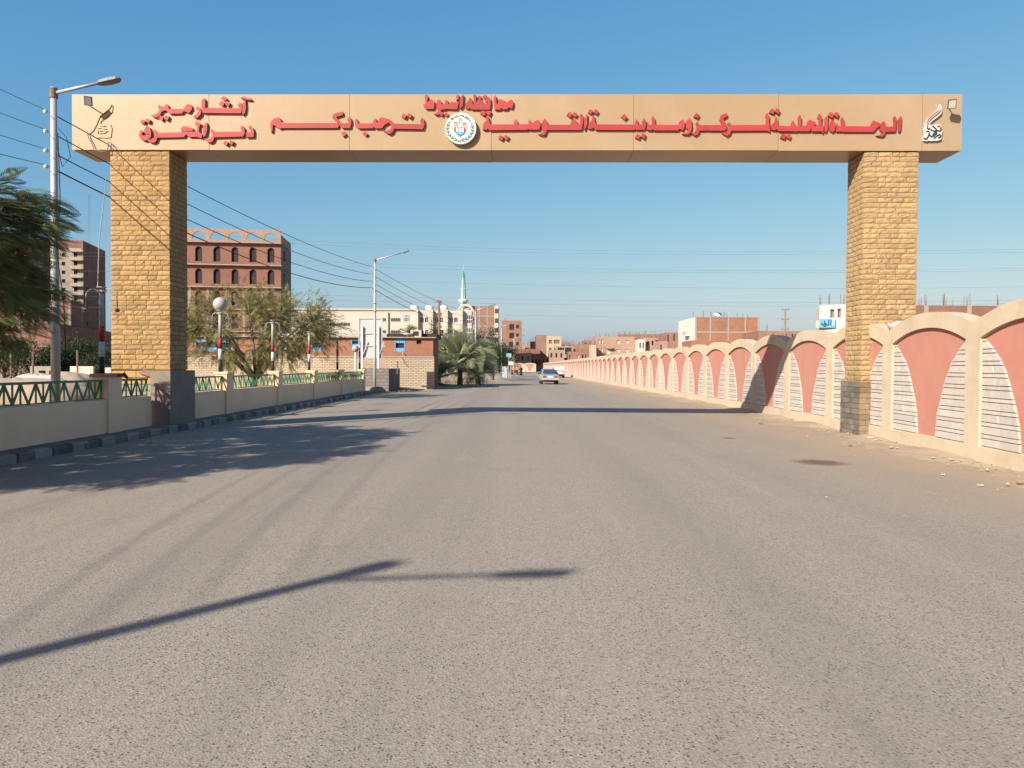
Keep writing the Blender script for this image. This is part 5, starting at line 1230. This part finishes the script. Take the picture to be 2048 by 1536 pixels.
# sidewalk gravel and rubble by the walls: too many and too small to count
def rubble(name, label, n, fn, smin, smax, m):
    T = np.array([[1,0,0],[-.9,.1,0],[0,.9,.05],[.1,-1,0],[.05,.1,.7],[0,0,-.4]]); TF = np.array([[0,2,4],[2,1,4],[1,3,4],[3,0,4],[2,0,5],[1,2,5],[3,1,5],[0,3,5]])
    V = []; F = []
    for i in range(n):
        x, y, z = fn(); s_ = rnd.uniform(smin,smax)*(1 if rnd.random() > .08 else 1.9); a = rnd.uniform(0,6.28); c, sn = math.cos(a), math.sin(a)
        v = T*np.array([s_, s_*rnd.uniform(.6,1), s_*rnd.uniform(.5,.9)])*nr.uniform(.75,1.25,(6,1)); v = np.stack([v[:,0]*c-v[:,1]*sn, v[:,0]*sn+v[:,1]*c, v[:,2]],1)+np.array([x,y,z]); F.append(TF+len(V)*6); V.append(v)
    return tag(from_np(name, np.concatenate(V), np.concatenate(F), m), label, kind='stuff')
def near_wall():
    y = 8+34*rnd.random()**1.5; return wall_x(y)-abs(rnd.gauss(.02,.45)), y, .03
rubble('rubble', 'broken crumbs of render along the foot of the arched wall', 420, near_wall, .010, .034, mat('rubble_pale', (.42,.345,.26), .95, .35, 9))
def wide_litter():
    y = 6+20*rnd.random(); return wall_x(y)-.3-abs(rnd.gauss(.3,1.0)), y, .004
rubble('grit', 'scattered pale grit and litter crumbs on the right road edge', 260, wide_litter, .005, .014, mat('grit', (.55,.49,.41), .9, .5, 15))
def bank():
    y = rnd.uniform(47,100); return road_left(y)-rnd.uniform(.1,2.2), y, .06
rubble('rubble', 'rubble strewn over the left earth bank past the fence', 420, bank, .03,.13, mat('rubble_brown', (.33,.25,.185), .95, .4, 5))
def kerbside():
    y = rnd.uniform(10,46); return KX+abs(rnd.gauss(.05,.35)), y, .004
rubble('grit', 'dust and grit lying along the black and white kerb', 260, kerbside, .006,.028, mat('grit_brown', (.36,.30,.24), .95, .4, 9))
def fend():
    return X(rnd.uniform(735,830),49)+rnd.uniform(-.3,.3), rnd.uniform(46.5,50.5), .05
rubble('rubble', 'dark rubbish and stones between the pole footing and the pale wall', 170, fend, .04,.16, mat('rubbish_dark', (.16,.125,.10), .95, .7, 6))
def packet(px, py, s_, m, label, cat='litter'):
    p = onz(px, py, .0); q = MB(); q.box(-s_,-s_*.45,0,s_,s_*.45,s_*.5); q.v = [(v[0]+rnd.uniform(-.2,.2)*s_, v[1]+rnd.uniform(-.2,.2)*s_, max(.002,v[2]+rnd.uniform(-.1,.2)*s_)) for v in q.v]
    tag(q.build('litter_scrap', m, None, loc=(p.x,p.y,.01)), label, cat)
M_BR = mat('litter_brown', (.22,.13,.09), .8)
packet(1960,973,.036,M_SHEET,'crumpled white packet on the sandy right road edge')
packet(2041,971,.05,M_BR,'brown scrap on the sand at the right frame edge')
packet(1700,893,.045,M_BR,'dark scrap on the road in front of the slate-tiled pillar foot')
packet(1885,951,.028,M_SHEET,'flat pale scrap left of the crumpled white packet')
packet(1522,849,.06,M_BR,'dark flat scrap on the road edge short of the beam shadow')
packet(1740,878,.07,M_CREAM,'upright chip of cream render at the foot of the wall beside the pillar')
bd = thing('bird', 'small dark bird perched on the railing beside the left pillar', 'bird', (FX,17.35,1.268), R(15))
q = MB().lathe([(.004,-.0),(.03,.015),(.042,.05),(.036,.085),(.024,.10),(.028,.118),(.022,.14),(.003,.15)], 12); q.v = [(v[0]+(.05-v[2])*.45, v[1], v[2]) for v in q.v]; q.build('body', mat('bird_dark', (.03,.025,.03), .7), bd, True)
MB().poly([(.03,-.015,.03),(.12,-.02,-.005),(.12,.02,-.005),(.03,.015,.03)]).__class__; q = MB(); q.box(.03,-.014,.012,.12,.014,.02); q.build('tail', mat('bird_dark', (.03,.025,.03)), bd)
q = MB(); q.tube([(-.06,0,.128),(-.085,0,.122)], [.007,.001], 6); q.build('beak', M_BLACKP, bd)

# ================================================================== VEHICLES, seen from behind
M_TYRE = mat('tyre', (.02,.02,.02), .9, .2, 10); M_RIM = mat('rim', (.45,.45,.45), .4, .1, 5, metal=.6); M_TAIL = mat('tail_lamp', (.33,.03,.02), .25, spec=.6); M_AMB = mat('amber_lamp', (.7,.25,.05), .25, spec=.6); M_BUMP = mat('bumper', (.06,.06,.065), .6)
def car(label, loc, yaw, body, roofm, box=False):
    t = thing('car', label, 'car', loc, yaw)
    # stations along the length: y from tail to nose, then half widths and heights
    if not box: st = [(0,.70,.74,.62,.42,.80,.82),(.08,.76,.80,.66,.34,.84,.90),(.85,.78,.81,.66,.30,.90,.94),(1.02,.78,.81,.66,.30,.92,.98),(1.55,.78,.81,.60,.28,.93,1.36),(2.5,.78,.81,.62,.28,.93,1.40),(2.95,.78,.81,.62,.28,.92,1.36),(3.55,.78,.80,.66,.28,.90,.93),(4.15,.74,.76,.62,.32,.78,.80),(4.28,.66,.70,.58,.42,.66,.68)]
    else: st = [(0,.74,.78,.66,.45,.95,1.55),(.06,.80,.83,.70,.40,.98,1.64),(.9,.82,.84,.72,.34,.98,1.70),(2.6,.82,.84,.72,.32,.98,1.70),(3.1,.82,.84,.72,.32,.97,1.62),(3.7,.82,.83,.70,.32,.95,1.05),(4.3,.78,.80,.66,.34,.88,.92),(4.42,.70,.74,.6,.45,.7,.72)]
    q = MB(); n = 10
    for (y, wl, wb, wr, zl, zb, zt) in st:
        q.v += [(-wl*.9,y,zl),(-wl,y,zl+.08),(-wb,y,(zl+zb)/2+.05),(-wb*.98,y,zb),(-wr,y,zt-.03),(-wr*.85,y,zt),(wr*.85,y,zt),(wr,y,zt-.03),(wb*.98,y,zb),(wb,y,(zl+zb)/2+.05),(wl,y,zl+.08),(wl*.9,y,zl)]
    n = 12
    for k in range(len(st)-1):
        for i in range(n):
            j = (i+1) % n; up = i in (3,4,5,6,7)
            q.f.append((k*n+i, k*n+j, (k+1)*n+j, (k+1)*n+i)); q.mi.append(1 if up and not box else 0)
    q.f += [tuple(range(n)), tuple(reversed(range((len(st)-1)*n, len(st)*n)))]; q.mi += [0,0]
    b_ = q.build('body', [body, roofm], t)
    rw = MB()
    if not box: rw.quad((-.60,1.00,1.0),(.60,1.00,1.0),(.50,1.50,1.33),(-.50,1.50,1.33))
    else: rw.quad((-.64,-.012,1.06),(.64,-.012,1.06),(.58,.045,1.50),(-.58,.045,1.50))
    if not box: rw.v = [(v[0], v[1]-.035, v[2]+.02) for v in rw.v]
    rw.build('rear_window', M_GLASS, t)
    zb = .94 if not box else 1.02; zt_ = 1.30 if not box else 1.55; y0, y1 = (1.35,2.9) if not box else (.3,3.0)
    for s_ in (-1,1):
        w = MB(); xx = (.815, .665) if not box else (.845,.735); w.quad((s_*xx[0],y0-.2,zb),(s_*xx[0],y1+.25,zb),(s_*xx[1],y1,zt_),(s_*xx[1],y0+.2,zt_)); w.build('side_window', M_GLASS, t)
        x = s_*.52; zz = .62 if not box else .78
        MB().box(x-.17,-.03,zz,x+.17,.01,zz+.16).build('tail_light', M_TAIL, t); MB().box(s_*.71-.05,-.035,zz,s_*.71+.05,.03,zz+.14).build('indicator', M_AMB, t)
        MB().bar((s_*.82,2.9,.95),(s_*.98,2.85,1.0), .12, .1).build('mirror', M_BUMP, t)
        for y in (.85, 3.4):
            wh = MB(); prof = [(.17,-.09),(.29,-.085),(.305,-.05),(.305,.05),(.29,.085),(.17,.09)]
            n2 = 18; wh.lathe(prof, n2); wh.v = [(s_*.70+v[2], y+v[0], .305+v[1]) for v in wh.v]
            ty = wh.build('tyre', M_TYRE, t, True); rm = MB().lathe([(.17,-.06),(.17,.06)], 14); rm.v = [(s_*.735+v[2], y+v[0], .305+v[1]) for v in rm.v]; rm.build('rim', M_RIM, ty)
    MB().box(-.78,-.13,.42,.78,.0,.56).build('bumper', M_STEEL if not box else M_BUMP, t)
    pl = MB().box(-.24,-.035,.64,.24,-.005,.78).build('number_plate', M_WHITE, t); MB().box(-.24,-.039,.735,.24,-.036,.78).build('plate_band', mat('plate_blue', (.05,.35,.5), .5), pl)
    MB().box(-.5,.2,.22,.5,3.6,.34).build('underbody', M_BUMP, t)
    return t
car('pale blue old saloon car driving away on the road', (X(1100.5,70),70,0), R(1.5), mat('car_silver', (.36,.40,.43), .3, .05, 2, spec=.6), mat('car_blue', (.16,.26,.36), .3, .05, 2, spec=.6))
car('white estate car ahead of the pale blue saloon by the wall', (X(1118.5,112),112,0), R(0), mat('car_white', (.72,.72,.70), .3, .04, 2, spec=.6), M_WHITE, True)
# auto rickshaw and kiosk at the bend
rk = thing('auto_rickshaw', 'small dark red auto rickshaw parked at the left of the bend', 'auto rickshaw', (X(1031,150),150,0), R(20))
MB().prism([(-.6,.35),(.6,.35),(.6,.95),(-.6,.95)], 2.2, 0).build('body', mat('rick_red', (.18,.03,.03), .5), rk)
MB().prism([(-.6,1.6),(.6,1.6),(.52,1.78),(-.52,1.78)], 1.9, -.05).build('canopy', M_BLACKP, rk)
for s_ in (-.55,.55):
    for y in (.05,1.8): MB().bar((s_,y,.95),(s_,y,1.6), .06).build('canopy_post', M_BLACKP, rk)
for (x, y) in ((-.5,.4),(.5,.4),(0,2.1)):
    w = MB().lathe([(.1,-.06),(.24,-.06),(.26,0),(.24,.06),(.1,.06)], 14); w.v = [(x+v[2], y+v[0], .26+v[1]) for v in w.v]; w.build('wheel', M_TYRE, rk)
ks = thing('kiosk', 'pale blue metal kiosk beside the thin street light poles', 'kiosk', (X(1008.5,112),112,0))
MB().box(-.45,0,0,.45,.9,1.55).build('cabinet', mat('kiosk_blue', (.42,.50,.55), .6, .08, 2), ks); MB().box(-.5,-.05,1.553,.5,.95,1.62).build('roof', M_STEEL, ks); MB().box(-.38,-.02,.1,.38,-.002,1.4).build('door', mat('kiosk_door', (.36,.45,.5), .6), ks)
for (px, py, w, h, c, lb) in ((1017.5,711,10,8,(.28,.42,.42),'small teal sign board on a thin pole past the palms'),(1021.5,726.5,8,7,(.7,.7,.68),'small white sign box below the teal sign board')):
    p = at(px, py, 110); s_ = thing('road_sign', lb, 'sign', (p.x, 110, 0)); hw, hh_ = w/2*110/FPX, h/2*110/FPX
    MB().box(-hw,-.03,p.z-hh_,hw,.03,p.z+hh_).build('board', mat('sign_'+str(px), c, .6), s_); MB().tube([(0,.06,0),(0,.06,p.z+hh_)], .04, 6).build('post', M_STEEL, s_)

# a person in a long dark robe far down the road
pp = thing('person', 'person in a long dark robe standing at the left of the far road', 'person', (X(1041.5,135),135,0), R(15))
bm = bmesh.new(); sk = bm.verts.layers.skin.verify()
J = [((0,0,.95),.15),((0,0,1.15),.14),((0,.02,1.38),.16),((0,.02,1.47),.07),((0,0,1.56),.075),((0,0,1.66),.10),((0,0,1.73),.07),
     ((-.19,.02,1.40),.065),((-.25,.02,1.12),.05),((-.22,-.10,.92),.042),((-.21,-.14,.86),.035),((.19,.02,1.40),.065),((.25,.02,1.12),.05),((.23,-.04,.90),.042),((.23,-.06,.82),.035),
     ((-.10,0,.85),.10),((-.11,-.06,.48),.075),((-.11,.02,.10),.05),((-.11,-.10,.04),.045),((.10,0,.85),.10),((.11,.05,.48),.075),((.11,.12,.10),.05),((.11,.0,.04),.045)]
vs = []
for p, r_ in J:
    v = bm.verts.new(p); v[sk].radius = (r_, r_); vs.append(v)
vs[0][sk].use_root = True
for a, b_ in ((0,1),(1,2),(2,3),(3,4),(4,5),(5,6),(2,7),(7,8),(8,9),(9,10),(2,11),(11,12),(12,13),(13,14),(0,15),(15,16),(16,17),(17,18),(0,19),(19,20),(20,21),(21,22)): bm.edges.new((vs[a], vs[b_]))
me = bpy.data.meshes.new('body'); bm.to_mesh(me); bm.free(); me.materials.append(mat('skin', (.32,.19,.13), .6))
bo = link('body', me, pp); bo.modifiers.new('skin', 'SKIN'); sd_ = bo.modifiers.new('sub', 'SUBSURF'); sd_.levels = 1; sd_.render_levels = 1
MB().lathe([(.30,.08),(.27,.5),(.22,.95),(.20,1.2),(.21,1.38),(.10,1.46)], 16).build('robe', mat('dark_robe', (.035,.033,.045), .9), pp, True)
for s_ in (-1,1): MB().tube([(s_*.18,.02,1.40),(s_*.25,.02,1.12),(s_*.225,-.07,.93)], [.09,.075,.07], 8).build('sleeve', mat('dark_robe', (.035,.033,.045)), pp, True)
MB().lathe([(.118,1.62),(.125,1.68),(.10,1.76),(.03,1.79)], 12).build('head_cloth', mat('dark_robe', (.035,.033,.045)), pp, True)
